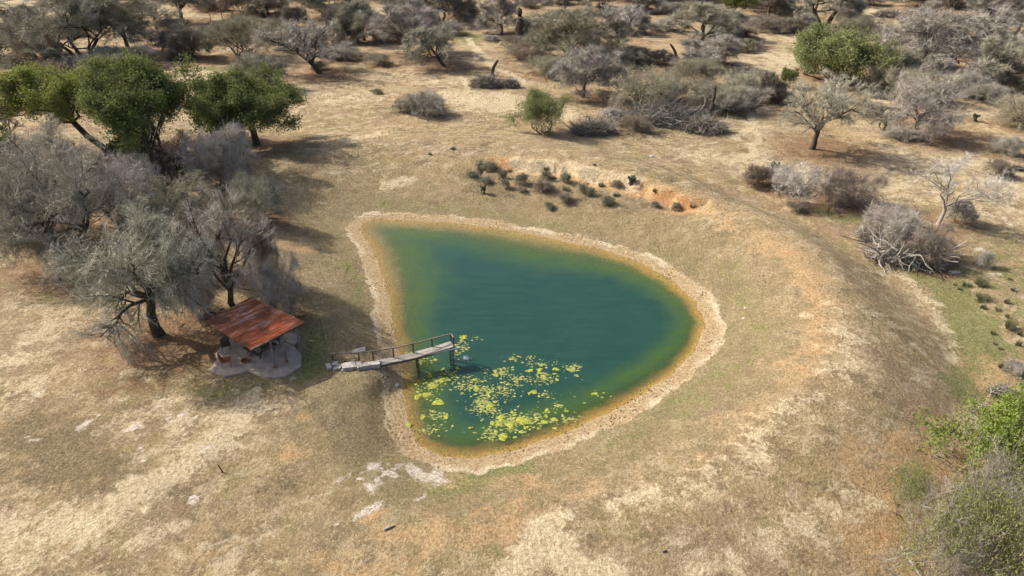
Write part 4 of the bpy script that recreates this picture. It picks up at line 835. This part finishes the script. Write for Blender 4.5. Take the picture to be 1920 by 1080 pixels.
# ------------------------------------------------------------------ dry grass tufts, clods and leaf litter (uncountable)
TUFT = NT('dry_grass_blades'); isl = TUFT.n('NewGeometry').outputs['Random Per Island']; nz = TUFT.noise(.5, 3, .6)
tc = TUFT.mix(isl, (.13,.105,.06), (.42,.34,.21)); tc = TUFT.mix(TUFT.ramp(nz, .45, .7, 0, .6), tc, (.12,.125,.05)); TUFT = TUFT.done(TUFT.bsdf(tc, .95, None, .05))
def scatter(n, ylo, yhi, seed):
    r = np.random.default_rng(seed); y = ylo*(yhi/ylo)**r.random(n); x = (r.random(n)*2-1)*(y*.82+6); s = sdist(x, y)
    d = vnoise(x/3, y/3, 77)+.6*vnoise(x/.8, y/.8, 78); k = (s > 2.2) & (d > r.random(n)*.7-.35); return x[k], y[k], height(x[k], y[k], s[k]), r
x, y, z, r = scatter(110000, 17, 120, 5); n = len(x); K = 3
P = np.empty((n, 2, 3)); P[:, 0] = np.stack([x, y, z-.02], 1); d = norm(r.normal(size=(n, 3))*np.array([1, 1, .5])+np.array([0, 0, .7])); sc = (.03+.05*r.random(n))*(y/40)
Gt = Geo()
for k in range(3):
    dd = norm(d+r.normal(size=(n, 3))*.5); dd[:, 2] = np.abs(dd[:, 2])+.1; P[:, 1] = P[:, 0]+dd*sc[:, None]*1.6
    V, Q, T_ = slivers(P, .022*(y/40), r); Gt.add(V, Q, T_)
link('dry_grass', Gt.mesh('dry_grass', TUFT), None, kind='stuff', label='short dry grass tufts over the banks and the flats', category='grass')
# low leafless undergrowth between the far trees
r = np.random.default_rng(44); Pu = []
for t_, p_ in zip(TREES, BASES):
    if p_ is None or t_[2] > 300 or t_[7] != 'tree': continue
    for _ in range(11):
        rad = width_m(p_, t_[4])*.6; a_ = r.random()*6.28; q_ = rad*(.4+1.1*r.random()); c_ = np.array([p_[0]+math.cos(a_)*q_, p_[1]+math.sin(a_)*q_]); m_ = 90
        b_ = np.concatenate([c_[None]+r.normal(size=(m_, 2))*np.array([.9, .7]), np.zeros((m_, 1))], 1); Pu.append(b_)
for _ in range(150):
    p_ = at(r.uniform(860, 1310), r.uniform(318, 392)); Pu.append(np.concatenate([p_[None, :2]+r.normal(size=(60, 2))*np.array([.7, .35]), np.zeros((60, 1))], 1))
b_ = np.concatenate(Pu); ss = sdist(b_[:, 0], b_[:, 1]); b_ = b_[ss > 6]; b_[:, 2] = height(b_[:, 0], b_[:, 1])-.02
d_ = norm(r.normal(size=b_.shape)*np.array([1, 1, .4])+np.array([0, 0, .7])); l_ = ((.25+1.05*r.random(len(b_))**1.5)*np.where(b_[:, 1] > 88, 1, .4))[:, None]; P = np.stack([b_, b_+d_*l_], 1); V, Q, T_ = slivers(P, .036*(.7+.6*r.random(len(P)))*np.where(b_[:, 1] > 88, 1, .6), r); Gu = Geo(); Gu.add(V, Q, T_)
o = link('dry_undergrowth', Gu.mesh('dry_undergrowth', TWIG), None, kind='stuff', label='low leafless undergrowth between the far trees', category='undergrowth'); o.color = (.26,.21,.17,1)
# hoof-churned clods on the trampled shore band
nn = 26000; r = np.random.default_rng(15); seg = r.integers(0, len(POND), nn); f = r.random(nn)[:, None]; q = POND[seg]*(1-f)+POND[(seg+1) % len(POND)]*f
q = q+r.normal(size=(nn, 2))*1.1; s = sdist(q[:, 0], q[:, 1]); k = (s > .1) & (s < 2.0); q = q[k]; n = len(q); zz = height(q[:, 0], q[:, 1])
sz = (.012+.04*r.random(n)**3)[:, None]; o8 = np.array([[-1,-1,-.3],[1,-1,-.3],[1,1,-.3],[-1,1,-.3],[0,0,.9]])
V = np.stack([q[:, 0], q[:, 1], zz], 1)[:, None]+(o8[None]*(.6+.8*r.random((n, 5, 3))))*sz[:, None]
b = np.arange(n)[:, None]*5; Tt = np.concatenate([b+np.array([[i, (i+1) % 4, 4]]) for i in range(4)])
CLOD = simple('mud_clods', (.30,.20,.11), (.42,.32,.20), 2, .95, .2, obj=False)
link('mud_clods', mesh('mud_clods', V.reshape(-1, 3), [Tt], CLOD), None, kind='stuff', label='trampled clods of mud on the shore band round the pond', category='mud clods')

# ------------------------------------------------------------------ floating algae
AL = NT('algae_mat_surface'); an = AL.noise(7, 4, .7); AL = AL.done(AL.bsdf(AL.mix(AL.ramp(an, .36, .66), (.15,.17,.03), (.36,.36,.045)), .7, AL.bump(an, .5, .03), .2))
ALP = NT('algae_flecks'); an = ALP.noise(3, 4, .7); isl = ALP.n('NewGeometry').outputs['Random Per Island']; ALP = ALP.done(ALP.bsdf(ALP.mix(isl, (.12,.16,.05), (.33,.32,.09)), .8, None, .2))
zp = lambda X, Y: atz(740+X/4.155, 620+Y/4.155, .02)
def mat_mesh(cx, cy, rx, ry, seed):
    r = random.Random(seed); n = 18; ph = [r.uniform(0, 6.28) for _ in range(4)]; V = [(0, 0, .022)]; F = []
    for ring, (f, z) in enumerate(((.6, .02), (1.0, .004))):
        for i in range(n):
            a = 2*math.pi*i/n; k = f*(1+.20*math.sin(2*a+ph[0])+.15*math.sin(3*a+ph[1])+.10*math.sin(5*a+ph[2])+.08*math.sin(8*a+ph[3])); V.append((rx*k*math.cos(a), ry*k*math.sin(a), z+r.uniform(0, .012)*(1-ring)))
    for i in range(n):
        j = (i+1) % n; F.append((0, 1+i, 1+j)); F.append((1+i, 1+n+i, 1+n+j, 1+j))
    m = MB(); m.add(V, F); return m
BIG = [(368,385,34,22,'below the pier end, the larger one'),(297,437,34,26,'below the pier, ragged, near the left shore'),(180,515,33,27,'touching the left shallows'),(340,560,46,32,'largest of the left cluster'),(250,500,38,24,'between the two left shore mats'),(828,683,36,26,'top of the bottom cluster'),(905,735,40,32,'left middle of the bottom cluster'),
       (1000,705,60,38,'broadest one in the bottom cluster'),(845,835,36,32,'lowest, near the orange shallows'),(760,725,20,20,'left end of the bottom cluster'),(808,730,32,16,'flat one in the bottom cluster'),(1165,710,32,17,'right of the bottom cluster'),(1245,692,34,18,'rightmost of the bottom row'),(1085,478,28,24,'alone in open water'),
       (1052,312,32,17,'upper middle, left of a round one'),(1130,307,26,18,'round one in the upper middle'),(1255,300,28,17,'upper right of the field'),(1418,350,22,12,'far upper right'),(1560,492,28,15,'outlier near the right shore'),(205,245,22,22,'just under the pier deck'),(537,52,34,20,'beyond the pier end'),(622,382,26,14,'right of the pier post'),
       (740,590,36,30,'upper left of the bottom cluster'),(222,678,24,18,'left, above the green shallows'),(402,670,28,18,'middle of the left cluster'),(112,735,20,24,'at the left waterline'),(640,455,28,22,'centre left of the field'),(785,340,34,20,'upper left of the field'),(1025,757,24,14,'below the broadest mat'),(1265,383,18,14,'under the upper right mats'),
       (318,228,20,14,'right of the mat under the deck'),(592,757,22,9,'small lone oval in the gap'),(1185,625,20,17,'above the bottom row at right'),(1182,665,20,15,'just above the right oval mats'),(490,293,18,12,'at the foot of the pier post'),(915,640,18,13,'over the top of the bottom cluster'),(1340,628,20,12,'between bottom row and right outlier'),(1048,490,16,12,'touching the lone open-water mat'),(275,345,20,16,'close to the pier shadow')]
for i, (X, Y, rx, ry, where) in enumerate(BIG):
    p = zp(X, Y); k = p[1]*math.cos(PITCH)+CAM_H*math.sin(PITCH); k = k/FPX/4.155; m = mat_mesh(X, Y, rx*k*.82, ry*k*1.25, i)
    o = m.build('algae_mat', AL, None, label='yellow-green floating algae mat, '+where, category='algae mat', group='floating algae mats'); o.location = p
CL_ = [(300,400,150,60,170),(430,330,80,45,90),(600,420,170,70,240),(800,470,190,70,260),(700,600,130,60,240),(900,700,180,70,340),(1100,700,200,60,200),(760,810,90,60,150),(1150,370,120,55,160),(1390,290,75,35,120),(950,370,90,40,110),(820,320,90,35,110),(1130,250,140,40,90),(920,210,70,25,40),(260,490,90,60,110),(300,660,120,50,90),(230,780,60,25,40),
       (220,215,100,50,100),(540,110,45,60,70),(1380,690,80,30,50),(1270,590,60,30,40),(1190,500,60,40,40),(350,760,120,80,40),(1600,520,120,60,18),(1000,560,500,200,80),(620,60,60,25,12),(480,150,30,70,40),(1060,205,40,22,30),(930,780,150,45,120),(690,540,90,50,110)]
V = []; F = []; r = np.random.default_rng(9)
for X, Y, sx, sy, n in CL_:
    for _ in range(int(n*.75)):
        a, b = r.normal(size=2)*.5; p = zp(X+a*sx, Y+b*sy)
        if sdist(p[:1], p[1:2])[0] > -.25: continue
        q = (.022+.075*r.random()**2.2); n5 = 6; ph = r.random()*6.28; st = 1+.8*r.random(); b0 = len(V)
        for i in range(n5):
            an_ = 2*math.pi*i/n5+ph; k = q*(.6+.7*r.random()); V.append((p[0]+math.cos(an_)*k*st, p[1]+math.sin(an_)*k, .012+.006*r.random()))
        F.append(tuple(range(b0, b0+n5)))
me = bpy.data.meshes.new('algae_flecks'); me.from_pydata(V, [], F); me.materials.append(ALP)
link('algae_flecks', me, None, kind='stuff', label='loose flecks of yellow algae drifting between the mats', category='algae')

# ------------------------------------------------------------------ pier
def plank_mat(name, c1, c2):
    t = NT(name); v = t.pos(); m0 = t.n('Mapping'); t.L(v, m0.inputs[0]); m0.inputs['Rotation'].default_value = (0, 0, -.4); mp = t.n('Mapping'); t.L(m0.outputs[0], mp.inputs[0]); mp.inputs['Scale'].default_value = (.8, 7, 4)
    n = t.noise(2.4, 5, .65, mp.outputs[0]); n2 = t.noise(1.3, 4, .6, v); c = t.mix(t.ramp(n, .35, .65), c1, c2); c = t.mix(t.ramp(n2, .5, .7, 0, .5), c, tuple(x*.6 for x in c1))
    return t.done(t.bsdf(c, .9, t.bump(n, .4, .02), .15))
DECK = plank_mat('weathered_deck', (.20,.18,.155), (.34,.31,.275)); RAILW = plank_mat('weathered_rail', (.16,.125,.10), (.26,.21,.17)); SLAB = simple('pale_step_slab', (.42,.39,.35), (.28,.26,.235), 4, .9, .3, obj=False)
PIPEW = simple('white_pipe', (.62,.64,.70), (.46,.48,.54), 3, .6, .1); DPOST = plank_mat('dark_post', (.085,.065,.055), (.14,.11,.09))
zoom2 = lambda X, Y, z: atz(590+X/6, 560+Y/6, z)
deckz = lambda t: 1.30+.30*t
pier = empty('pier', zoom2(740, 730, 1.2), 'narrow weathered wooden pier with a handrail reaching over the pond', 'pier'); PO = np.array(pier.location)
# four deck edge corners
fa = zoom2(740, 745, deckz(0)); fb = zoom2(1568, 538, deckz(1)); ba = zoom2(722, 685, deckz(0)); bb = zoom2(1530, 478, deckz(1))
def deckp(u, v, dz=0):           # u along, v across (0 front, 1 back), the deck sags a little midway
    p = (fa*(1-u)+fb*u)*(1-v)+(ba*(1-u)+bb*u)*v; return p-PO+np.array([0, 0, dz-.12*math.sin(math.pi*min(max(u,0),1))])
for (v0, v1) in ((0, .47), (.52, 1)):
    for j in range(4):
        u0, u1 = j/4+.002, (j+1)/4-.002; ex = [0, 0, 0, 0]; dz = random.uniform(-.01, .01)
        MB().hexa([deckp(u0, v0, -.05+dz), deckp(u1, v0, -.05+dz), deckp(u1, v1, -.05+dz), deckp(u0, v1, -.05+dz), deckp(u0, v0, dz), deckp(u1, v0, dz), deckp(u1, v1, dz), deckp(u0, v1, dz)]).build('plank', DECK, pier)
for v in (.06, .94):
    for j in range(4): MB().bar(deckp(j/4, v, -.14), deckp((j+1)/4-.003, v, -.14), .06, .16).build('joist', DPOST, pier)
pp = [zoom2(X, Y, z)-PO for X, Y, z in ((530,783,.95),(650,780,1.02),(760,765,1.06),(900,728,1.12),(1060,690,1.16),(1250,640,1.26),(1450,590,1.36),(1640,546,1.5))]
MB().tube(pp, .055, 8).build('edge_pipe', PIPEW, pier)
RX = [(205,690),(500,685),(657,680),(886,645),(1108,590),(1322,530),(1535,475)]; RT = [(203,632),(498,610),(657,595),(884,560),(1105,510),(1318,455),(1530,400)]
tops = []
for k, ((X, Y), (Xt, Yt)) in enumerate(zip(RX, RT)):
    base = zoom2(X, Y, 1.25+.05*k)-PO; d = ray(590+Xt/6, 560+Yt/6); top = CAMP+d*((base+PO)[1]/d[1]); top = top-PO; top[0] = (top[0]+base[0])/2 if abs(top[0]-base[0]) < .2 else base[0]
    MB().bar((base[0], base[1], base[2]-.35), top, .085).build('rail_post', DPOST, pier); tops.append(top)
s0 = tops[0]+(tops[0]-tops[1])*.32
seq = [s0]+tops
for a_, b_ in zip(seq[:-1], seq[1:]): MB().bar(a_+np.array([0, 0, .02]), b_+np.array([0, 0, .02]), .05, .09).build('handrail', RAILW, pier)
ec = deckp(1.0, .04, .78); MB().bar(tops[-1]+np.array([.03, 0, .02]), ec, .05, .09).build('handrail', RAILW, pier); MB().bar(deckp(1.0, .04, -.3), ec, .08).build('rail_post', DPOST, pier)
for X, Y, Xb, Yb in ((1525,575,1545,735),(1555,575,1575,745)):
    q = zoom2(X, Y, 1.35)-PO; MB().bar((q[0]+.0, q[1]+.0, -PO[2]-1.9), (q[0], q[1], q[2]), .1).build('pile', DPOST, pier)
q = deckp(1.0, .9, -.1); MB().bar((q[0]-.1, q[1], -PO[2]-1.9), (q[0]-.1, q[1], q[2]), .1).build('pile', DPOST, pier)
for v in (.1, .9):
    q = deckp(.5, v, -.1); MB().bar((q[0], q[1], -PO[2]-1.2), (q[0], q[1], q[2]), .09).build('pile', DPOST, pier)
MB().bar(deckp(.985, -.03, -.2), deckp(.985, 1.0, -.2), .08, .12).build('crossbeam', DPOST, pier)
# stepping slabs on the bank
for i, (quad, lab) in enumerate([([(535,760),(735,735),(720,690),(545,715)],'cracked pale slab step joining the pier deck'),([(478,775),(540,762),(522,700),(460,712)],'short pale slab step, second from the deck'),([(312,785),(468,762),(448,697),(292,728)],'long pale slab step, third from the deck'),
                                 ([(205,785),(300,770),(285,735),(215,765)],'tilted wedge-shaped slab beside the long step'),([(142,780),(192,775),(172,720),(122,728)],'outermost small grey slab step at the landward end'),([(200,750),(270,738),(262,705),(195,712)],'small grey slab step near the landward end'),([(300,820),(428,808),(425,785),(300,797)],'loose pale slab lying in the grass below the steps'),
                                 ([(430,606),(580,590),(575,565),(425,580)],'pale broken rubble slab behind the handrail')]):
    pz = 1.30+.03*(7-i) if i < 6 else 1.36; P4 = [zoom2(X, Y, pz) for X, Y in quad]; c = sum(P4)/4; gz = float(height(c[:1], c[1:2])[0])
    if i >= 6:
        P4 = [at(590+X/6, 560+Y/6) for X, Y in quad]; c = sum(P4)/4
    lo = [(p[0]-c[0], p[1]-c[1], -.35) for p in P4]; up_ = [(p[0]-c[0]+random.uniform(-.03,.03), p[1]-c[1]+random.uniform(-.03,.03), random.uniform(-.02, .02)+(.07 if i > 5 else 0)) for p in P4]
    if i == 3: up_[0] = (up_[0][0], up_[0][1], -.12)
    m = MB().hexa(lo+up_); o = m.build('step_slab', SLAB, None, label=lab, category='slab', group='slab steps by the pier'); o.location = c
# plume of water where a pipe feeds the pond
SPR = NT('foam'); SPR = SPR.done(SPR.bsdf((.75,.80,.84), .4, None, .4))
sp = atz(874, 674, 0); V = []; F = []; r = np.random.default_rng(3)
for _ in range(260):
    a = r.random()*6.28; q = abs(r.normal())*.16; z = abs(r.normal())*.10*(1-min(q, .9)); s_ = .012+.022*r.random(); b0 = len(V); c = (math.cos(a)*q*1.4, math.sin(a)*q, z+.01)
    V += [(c[0]-s_, c[1], c[2]), (c[0]+s_, c[1], c[2]), (c[0], c[1]+s_, c[2]), (c[0], c[1], c[2]+s_*1.4)]; F += [(b0, b0+1, b0+3), (b0+1, b0+2, b0+3), (b0+2, b0, b0+3), (b0, b0+2, b0+1)]
jt = zoom2(1655, 560, 1.4)-sp
for k in range(40):
    t = k/39; c = (jt[0]*(1-t), jt[1]*(1-t), jt[2]*(1-t*t)); s_ = .012; b0 = len(V)
    V += [(c[0]-s_, c[1], c[2]), (c[0]+s_, c[1], c[2]), (c[0], c[1]+s_, c[2]), (c[0], c[1], c[2]+.03)]; F += [(b0, b0+1, b0+3), (b0+1, b0+2, b0+3), (b0+2, b0, b0+3), (b0, b0+2, b0+1)]
me = bpy.data.meshes.new('water_splash'); me.from_pydata(V, [], F); me.materials.append(SPR); o = link('water_splash', me, None, kind='stuff', label='white splash where a thin jet falls beside the pier end', category='splash'); o.location = sp

# ------------------------------------------------------------------ pavilion
GZP = 1.38
CONC = NT('concrete_slab'); v = CONC.pos(); n1 = CONC.noise(1.4, 5, .65, v); n2 = CONC.noise(9, 4, .7, v)
cc_ = CONC.mix(CONC.ramp(n1, .35, .65), (.30,.245,.195), (.43,.36,.295)); cc_ = CONC.mix(CONC.ramp(n2, .45, .75, 0, .4), cc_, (.16,.135,.12)); CONC = CONC.done(CONC.bsdf(cc_, .9, CONC.bump(n2, .3, .02), .2))
RUST = NT('rusty_iron'); v = RUST.pos()
m0 = RUST.n('Mapping'); RUST.L(v, m0.inputs[0]); ang = math.atan2(3.4, 2.6); m0.inputs['Rotation'].default_value = (0, 0, -ang); mp = RUST.n('Mapping'); RUST.L(m0.outputs[0], mp.inputs[0]); mp.inputs['Scale'].default_value = (.40, 3.4, 1)
n1 = RUST.noise(1.3, 6, .7, mp.outputs[0]); n2 = RUST.noise(.55, 4, .6, v); n3 = RUST.noise(7, 4, .7, v)
rc = RUST.mix(RUST.ramp(n1, .3, .6), (.36,.11,.04), (.68,.27,.10)); rc = RUST.mix(RUST.ramp(n1, .52, .62, 0, .8), rc, (.78,.62,.53)); rc = RUST.mix(RUST.ramp(n2, .52, .40, 0, .65), rc, (.13,.045,.025)); rc = RUST.mix(RUST.ramp(RUST.n('ObjectInfo').outputs['Random'], 0, 1, 0, .6), rc, (.22,.075,.035)); rc = RUST.mix(RUST.ramp(n3, .5, .7, 0, .35), rc, (.12,.04,.02))
RUST = RUST.done(RUST.bsdf(rc, .75, RUST.bump(n3, .25, .01), .3))
POSTM = plank_mat('grey_post', (.15,.13,.12), (.25,.225,.21)); BEAM = plank_mat('dark_beam', (.07,.055,.045), (.12,.10,.085)); RMET = simple('rusted_metal', (.20,.075,.035), (.32,.13,.06), 6, .8, .2); DKM = simple('dark_metal', (.035,.03,.028), (.08,.065,.055), 6, .7, .2); DKWOOD = simple('dark_wood', (.06,.045,.035), (.11,.085,.065), 6, .9, .3); REDM = simple('faded_red_paint', (.22,.045,.03), (.12,.04,.03), 6, .6, .2)
z6 = lambda X, Y, z: atz(370+X/6, 540+Y/6, z)
def slab_obj(pts, label, z=0.):
    P = [z6(X, Y, GZP+z) for X, Y in pts]; c = sum(P)/len(P)
    if sum(P[i][0]*P[(i+1)%len(P)][1]-P[(i+1)%len(P)][0]*P[i][1] for i in range(len(P))) < 0: P = P[::-1]
    o = MB().prism([(p[0]-c[0], p[1]-c[1]) for p in P], -.4, 0).build('concrete_slab', CONC, None, label=label, category='slab', group='concrete slabs of the pavilion'); o.location = c; return o
slab_obj([(205,735),(340,560),(620,420),(870,560),(1075,648),(1172,742),(1165,880),(985,992),(840,1008),(690,985),(560,925),(470,870),(215,790)], 'many-sided concrete floor under the rusty roof')
slab_obj([(130,925),(222,800),(380,800),(560,935),(312,992)], 'small four-sided concrete slab at the lower left with the rust-coloured chair', .03)
slab_obj([(870,540),(1020,488),(1165,545),(1078,640)], 'concrete slab projecting behind the right corner of the roof', .02)
FL, FF, FR, FT = atz(385,606,3.92), atz(470,657,3.92), atz(572,605,3.74), atz(471,559,3.74)
pav = empty('pavilion', (FF+FT)/2*np.array([1, 1, 0])+np.array([0, 0, GZP]), 'open pavilion with a sloping rusty corrugated iron roof on grey posts', 'pavilion'); QO = np.array(pav.location)
def roofp(u, v, dz=0): return (FF*(1-u)+FL*u)*(1-v)+(FR*(1-u)+FT*u)*v-QO+np.array([0, 0, dz])   # u along the front eave, v up the sheets
NS = 8
for i in range(NS):
    for j in range(2):
        nr = 5; V = []; F = []; u0, u1 = i/NS, (i+1)/NS+.010; v0, v1 = (0, .53) if j == 0 else (.5, 1.0)
        for k in range(nr*2+1):
            u = u0+(u1-u0)*k/(nr*2); z = .045*(1 if k % 2 else -1)+.006*j+.03*(i % 2)+random.uniform(-.004, .004)
            for vv in (v0, v1): V.append(roofp(u, vv, z+.06))
        n = len(V)
        for k in range(nr*2+1):
            for q in (0, 1): V.append(V[2*k+q]-np.array([0, 0, .004]))
        for k in range(nr*2): F += [(2*k, 2*k+1, 2*k+3, 2*k+2), (n+2*k, n+2*k+2, n+2*k+3, n+2*k+1)]
        m = MB(); m.add(V, F); m.build('roof_sheet', RUST, pav)
for v in (.04, .3, .55, .78, .96): MB().bar(roofp(.01, v, -.02), roofp(.99, v, -.02), .09, .05).build('purlin', BEAM, pav)
for u in (.03, .36, .66, .97): MB().bar(roofp(u, .01, -.12), roofp(u, .99, -.12), .06, .14).build('rafter', BEAM, pav)
UV = np.linalg.inv(np.stack([(FL-FF)[:2], (FR-FF)[:2]], 1))
def roof_z(p):
    u, v = UV@(p[:2]-FF[:2]); return FF[2]+(FR[2]-FF[2])*v-.18
for X, Y, Xt, Yt in ((875,888,835,590),(1003,825,965,520),(600,752,592,690),(345,615,338,560)):
    b_ = z6(X, Y, GZP); zt = roof_z(b_); hh = zt-b_[2]; t_ = z6(Xt, Yt, b_[2]+hh*.92); MB().bar(b_-QO, (t_[0]*.5+b_[0]*.5-QO[0], b_[1]-QO[1]+.02, zt-QO[2]), .13).build('post', POSTM, pav)
    MB().box(b_-QO+np.array([0, 0, .02]), (.24, .24, .04)).build('post_foot', RMET, pav)
for u, v in ((.08, .9), (.52, .9), (.95, .88)):
    q = roofp(u, v)+QO; MB().bar(np.array([q[0], q[1], GZP])-QO, np.array([q[0], q[1], roof_z(q)])-QO, .13).build('post', POSTM, pav)
q0 = z6(875,888,GZP); q1 = z6(600,752,GZP); MB().bar(q0-QO+np.array([0,0,2.05]), q1-QO+np.array([0,0,2.1]), .07, .14).build('beam', BEAM, pav)
MB().bar(q0-QO+np.array([0,0,1.4]), q0+(q1-q0)*.35-QO+np.array([0,0,2.05]), .06).build('brace', BEAM, pav)

def chair(X, Y, label, mat, rz, s=1.0, back=.5):
    o = empty('lawn_chair', z6(X, Y, GZP+.04), label, 'chair', 'chairs on the pavilion floor', rz)
    w_ = .27*s; MB().box((0, 0, .40*s), (.52*s, .50*s, .035)).build('seat', mat, o)
    m = MB(); n = 7
    for k in range(n):                      # shell-shaped back with upright ribs
        x = (k-(n-1)/2)*.078*s; hh = (.52-.09*abs(k-(n-1)/2)**1.3*.35)*s*back/.5; m.bar((x, .24*s, .42*s), (x*1.08, .36*s, .42*s+hh), .07*s, .015)
    m.build('backrest', mat, o)
    for sx in (-1, 1):
        MB().tube([(sx*w_, -.24*s, 0), (sx*w_, -.24*s, .40*s)], .018, 6).build('leg', mat, o); MB().tube([(sx*w_, .26*s, 0), (sx*w_, .24*s, .42*s)], .018, 6).build('leg', mat, o)
        MB().tube([(sx*(w_+.02), -.25*s, .40*s), (sx*(w_+.02), -.26*s, .60*s), (sx*(w_+.02), .28*s, .62*s)], .018, 6).build('armrest', mat, o)
chair(335, 868, 'rust-coloured metal lawn chair on the small slab at the lower left', RMET, 1.9, 1.15)
chair(330, 690, 'dark metal chair on the sunlit slab left of the roof', DKM, .4, 1.0, .4)
o = empty('picnic_table', z6(720, 712, GZP), 'dark wooden picnic table in the shade under the roof', 'table', None, -.6)
for k in range(5): MB().box((0, -.34+.17*k, .74), (1.7, .155, .035)).build('plank', DKWOOD, o)
for sy in (-1, 1):
    MB().box((0, sy*.72, .44), (1.7, .24, .035)).build('bench_plank', DKWOOD, o)
for sx in (-1, 1):
    MB().box((sx*.6, 0, .70), (.05, .7, .08)).build('crosspiece', DKWOOD, o); MB().box((sx*.6, 0, .40), (.05, 1.6, .08)).build('crosspiece', DKWOOD, o)
    for sy in (-1, 1): MB().bar((sx*.66, sy*.28, .7), (sx*.66, sy*.62, 0), .05, .09).build('leg', DKWOOD, o)
o = empty('barrel_grill', z6(875, 655, GZP), 'small dark barrel grill with a faded red lid behind the front posts', 'grill', None, .5)
MB().tube([(-.4, 0, .8), (.4, 0, .8)], .24, 12).build('drum', DKM, o)
V = []; m = MB(); n = 8
for x in (-.41, .41):
    for k in range(n+1):
        a = math.pi*k/n; V.append((x, .26*math.cos(a), .81+.26*math.sin(a)))
m.add(V, [(k, k+1, n+2+k, n+1+k) for k in range(n)]+[tuple(range(n+1)), tuple(range(2*n+1, n, -1))]); m.build('lid', REDM, o)
for sx in (-1, 1):
    for sy in (-1, 1): MB().tube([(sx*.34, sy*.2, 0), (sx*.3, sy*.12, .62)], .02, 6).build('leg', DKM, o)
MB().bar((-.2, -.3, .92), (.2, -.3, .92), .025).build('handle', DKM, o)
MB().tube([(-.3, .0, 1.0), (-.3, 0, 1.35)], .05, 8).build('chimney', DKM, o)
o = empty('fire_ring', z6(540, 825, GZP), 'low rusty fire ring on the concrete between the chair and the posts', 'fire ring')
V = []; n = 14; F = []
for rr_, z0 in ((.26, 0), (.28, .12), (.23, .12), (.22, .01)):
    for k in range(n): a = 2*math.pi*k/n; V.append((rr_*math.cos(a), rr_*math.sin(a), z0))
for q in range(3):
    for k in range(n): F.append((q*n+k, q*n+(k+1)%n, (q+1)*n+(k+1)%n, (q+1)*n+k))
m = MB(); m.add(V, F); m.build('ring', RMET, o)
MB().prism([(.215*math.cos(2*math.pi*k/n), .215*math.sin(2*math.pi*k/n)) for k in range(n)], .004, .03).build('ash', DKM, o)
o = empty('branch_on_slab', z6(680, 915, GZP+.01), 'pale forked dead branch lying on the front of the concrete floor', 'branch')
MB().tube([(-.25, -.15, .02), (.0, .1, .05), (.22, .02, .03)], [.012, .018, .01], 5).build('limb', PALEBARK, o); MB().tube([(0, .1, .05), (.05, .32, .03)], [.014, .006], 5).build('limb', PALEBARK, o); MB().tube([(.75, -.35, .02), (1.05, .1, .03)], [.014, .008], 5).build('limb', PALEBARK, o)
# thin pipe frame right of the roof
FRM = simple('thin_rusty_pipe', (.075,.055,.045), (.13,.09,.07), 5, .8, .2)
fb_ = z6(1437, 625, 1.4); fr_o = empty('pipe_frame', fb_, 'thin rusty pipe frame with sagging wire between the roof corner and the pier', 'pipe frame')
tp = np.array([-.08, 0, 2.35]); MB().tube([(0, 0, -.2), tp], .028, 6).build('upright', FRM, fr_o)
c2 = z6(1145, 250, 1.4)-fb_; c2t = np.array([c2[0], c2[1]+1.2, 1.9+c2[2]]); MB().tube([(c2t[0]+.05, c2t[1], c2t[2]-2.1), c2t], .028, 6).build('upright', FRM, fr_o)
MB().tube([tp, (tp+c2t)/2-np.array([0,0,.08]), c2t], .02, 5).build('rail', FRM, fr_o)
rf = FR-fb_+np.array([0,0,.02]); MB().tube([tp, (tp+rf)/2-np.array([0,0,.1]), rf], .014, 5).build('wire', FRM, fr_o)
# stones and litter lying about
ST = simple('pale_stone', (.46,.41,.34), (.34,.29,.23), 5, .9, .3)
for px, py, s_, lab in [(1222,294,.28,'small yellowish stone on the grass above the eroded scarp'),(1398,578,.13,'small pale stone right of the pond'),(1395,597,.12,'tiny dark-flecked stone on the right bank'),(1700,460,.01,None),(744,722,.16,'pale stone on the waterline below the pier'),(604,690,.1,None),(1785,512,.3,'flat white stone on green grass below the dead branches')]:
    if not lab: continue
    r_ = random.Random(px); V = []; F = []; n = 7
    for k, (f, z) in enumerate(((1, -.2), (.95, .25), (.5, .55))):
        for i in range(n): a = 2*math.pi*i/n; q = f*r_.uniform(.8, 1.15)*s_; V.append((q*1.3*math.cos(a), q*math.sin(a), z*s_))
    for k in range(2):
        for i in range(n): F.append((k*n+i, k*n+(i+1)%n, (k+1)*n+(i+1)%n, (k+1)*n+i))
    F.append(tuple(range(2*n, 3*n))); m = MB(); m.add(V, F); o = m.build('stone', ST, None, label=lab, category='stone', group='loose stones'); o.location = at(px, py)
# lone small green tree
p = at(1014, 250); v = VAR['leaf3']
o = empty('green_tree', p, 'lone small green tree on a short trunk, on the far bank', 'tree', GROUPS['tree'], 1.0); sx = width_m(p, 100)/2/(v['R']*.98); o.scale = (sx, sx, top_height(p, 166)/v['H']*.95)
link('trunk', v['trunk'], o); b = link('twigs', v['crown'], o); b.color = (.2,.17,.13,1); b = link('foliage', v['leaf'], o); b.color = (*PG, 1)
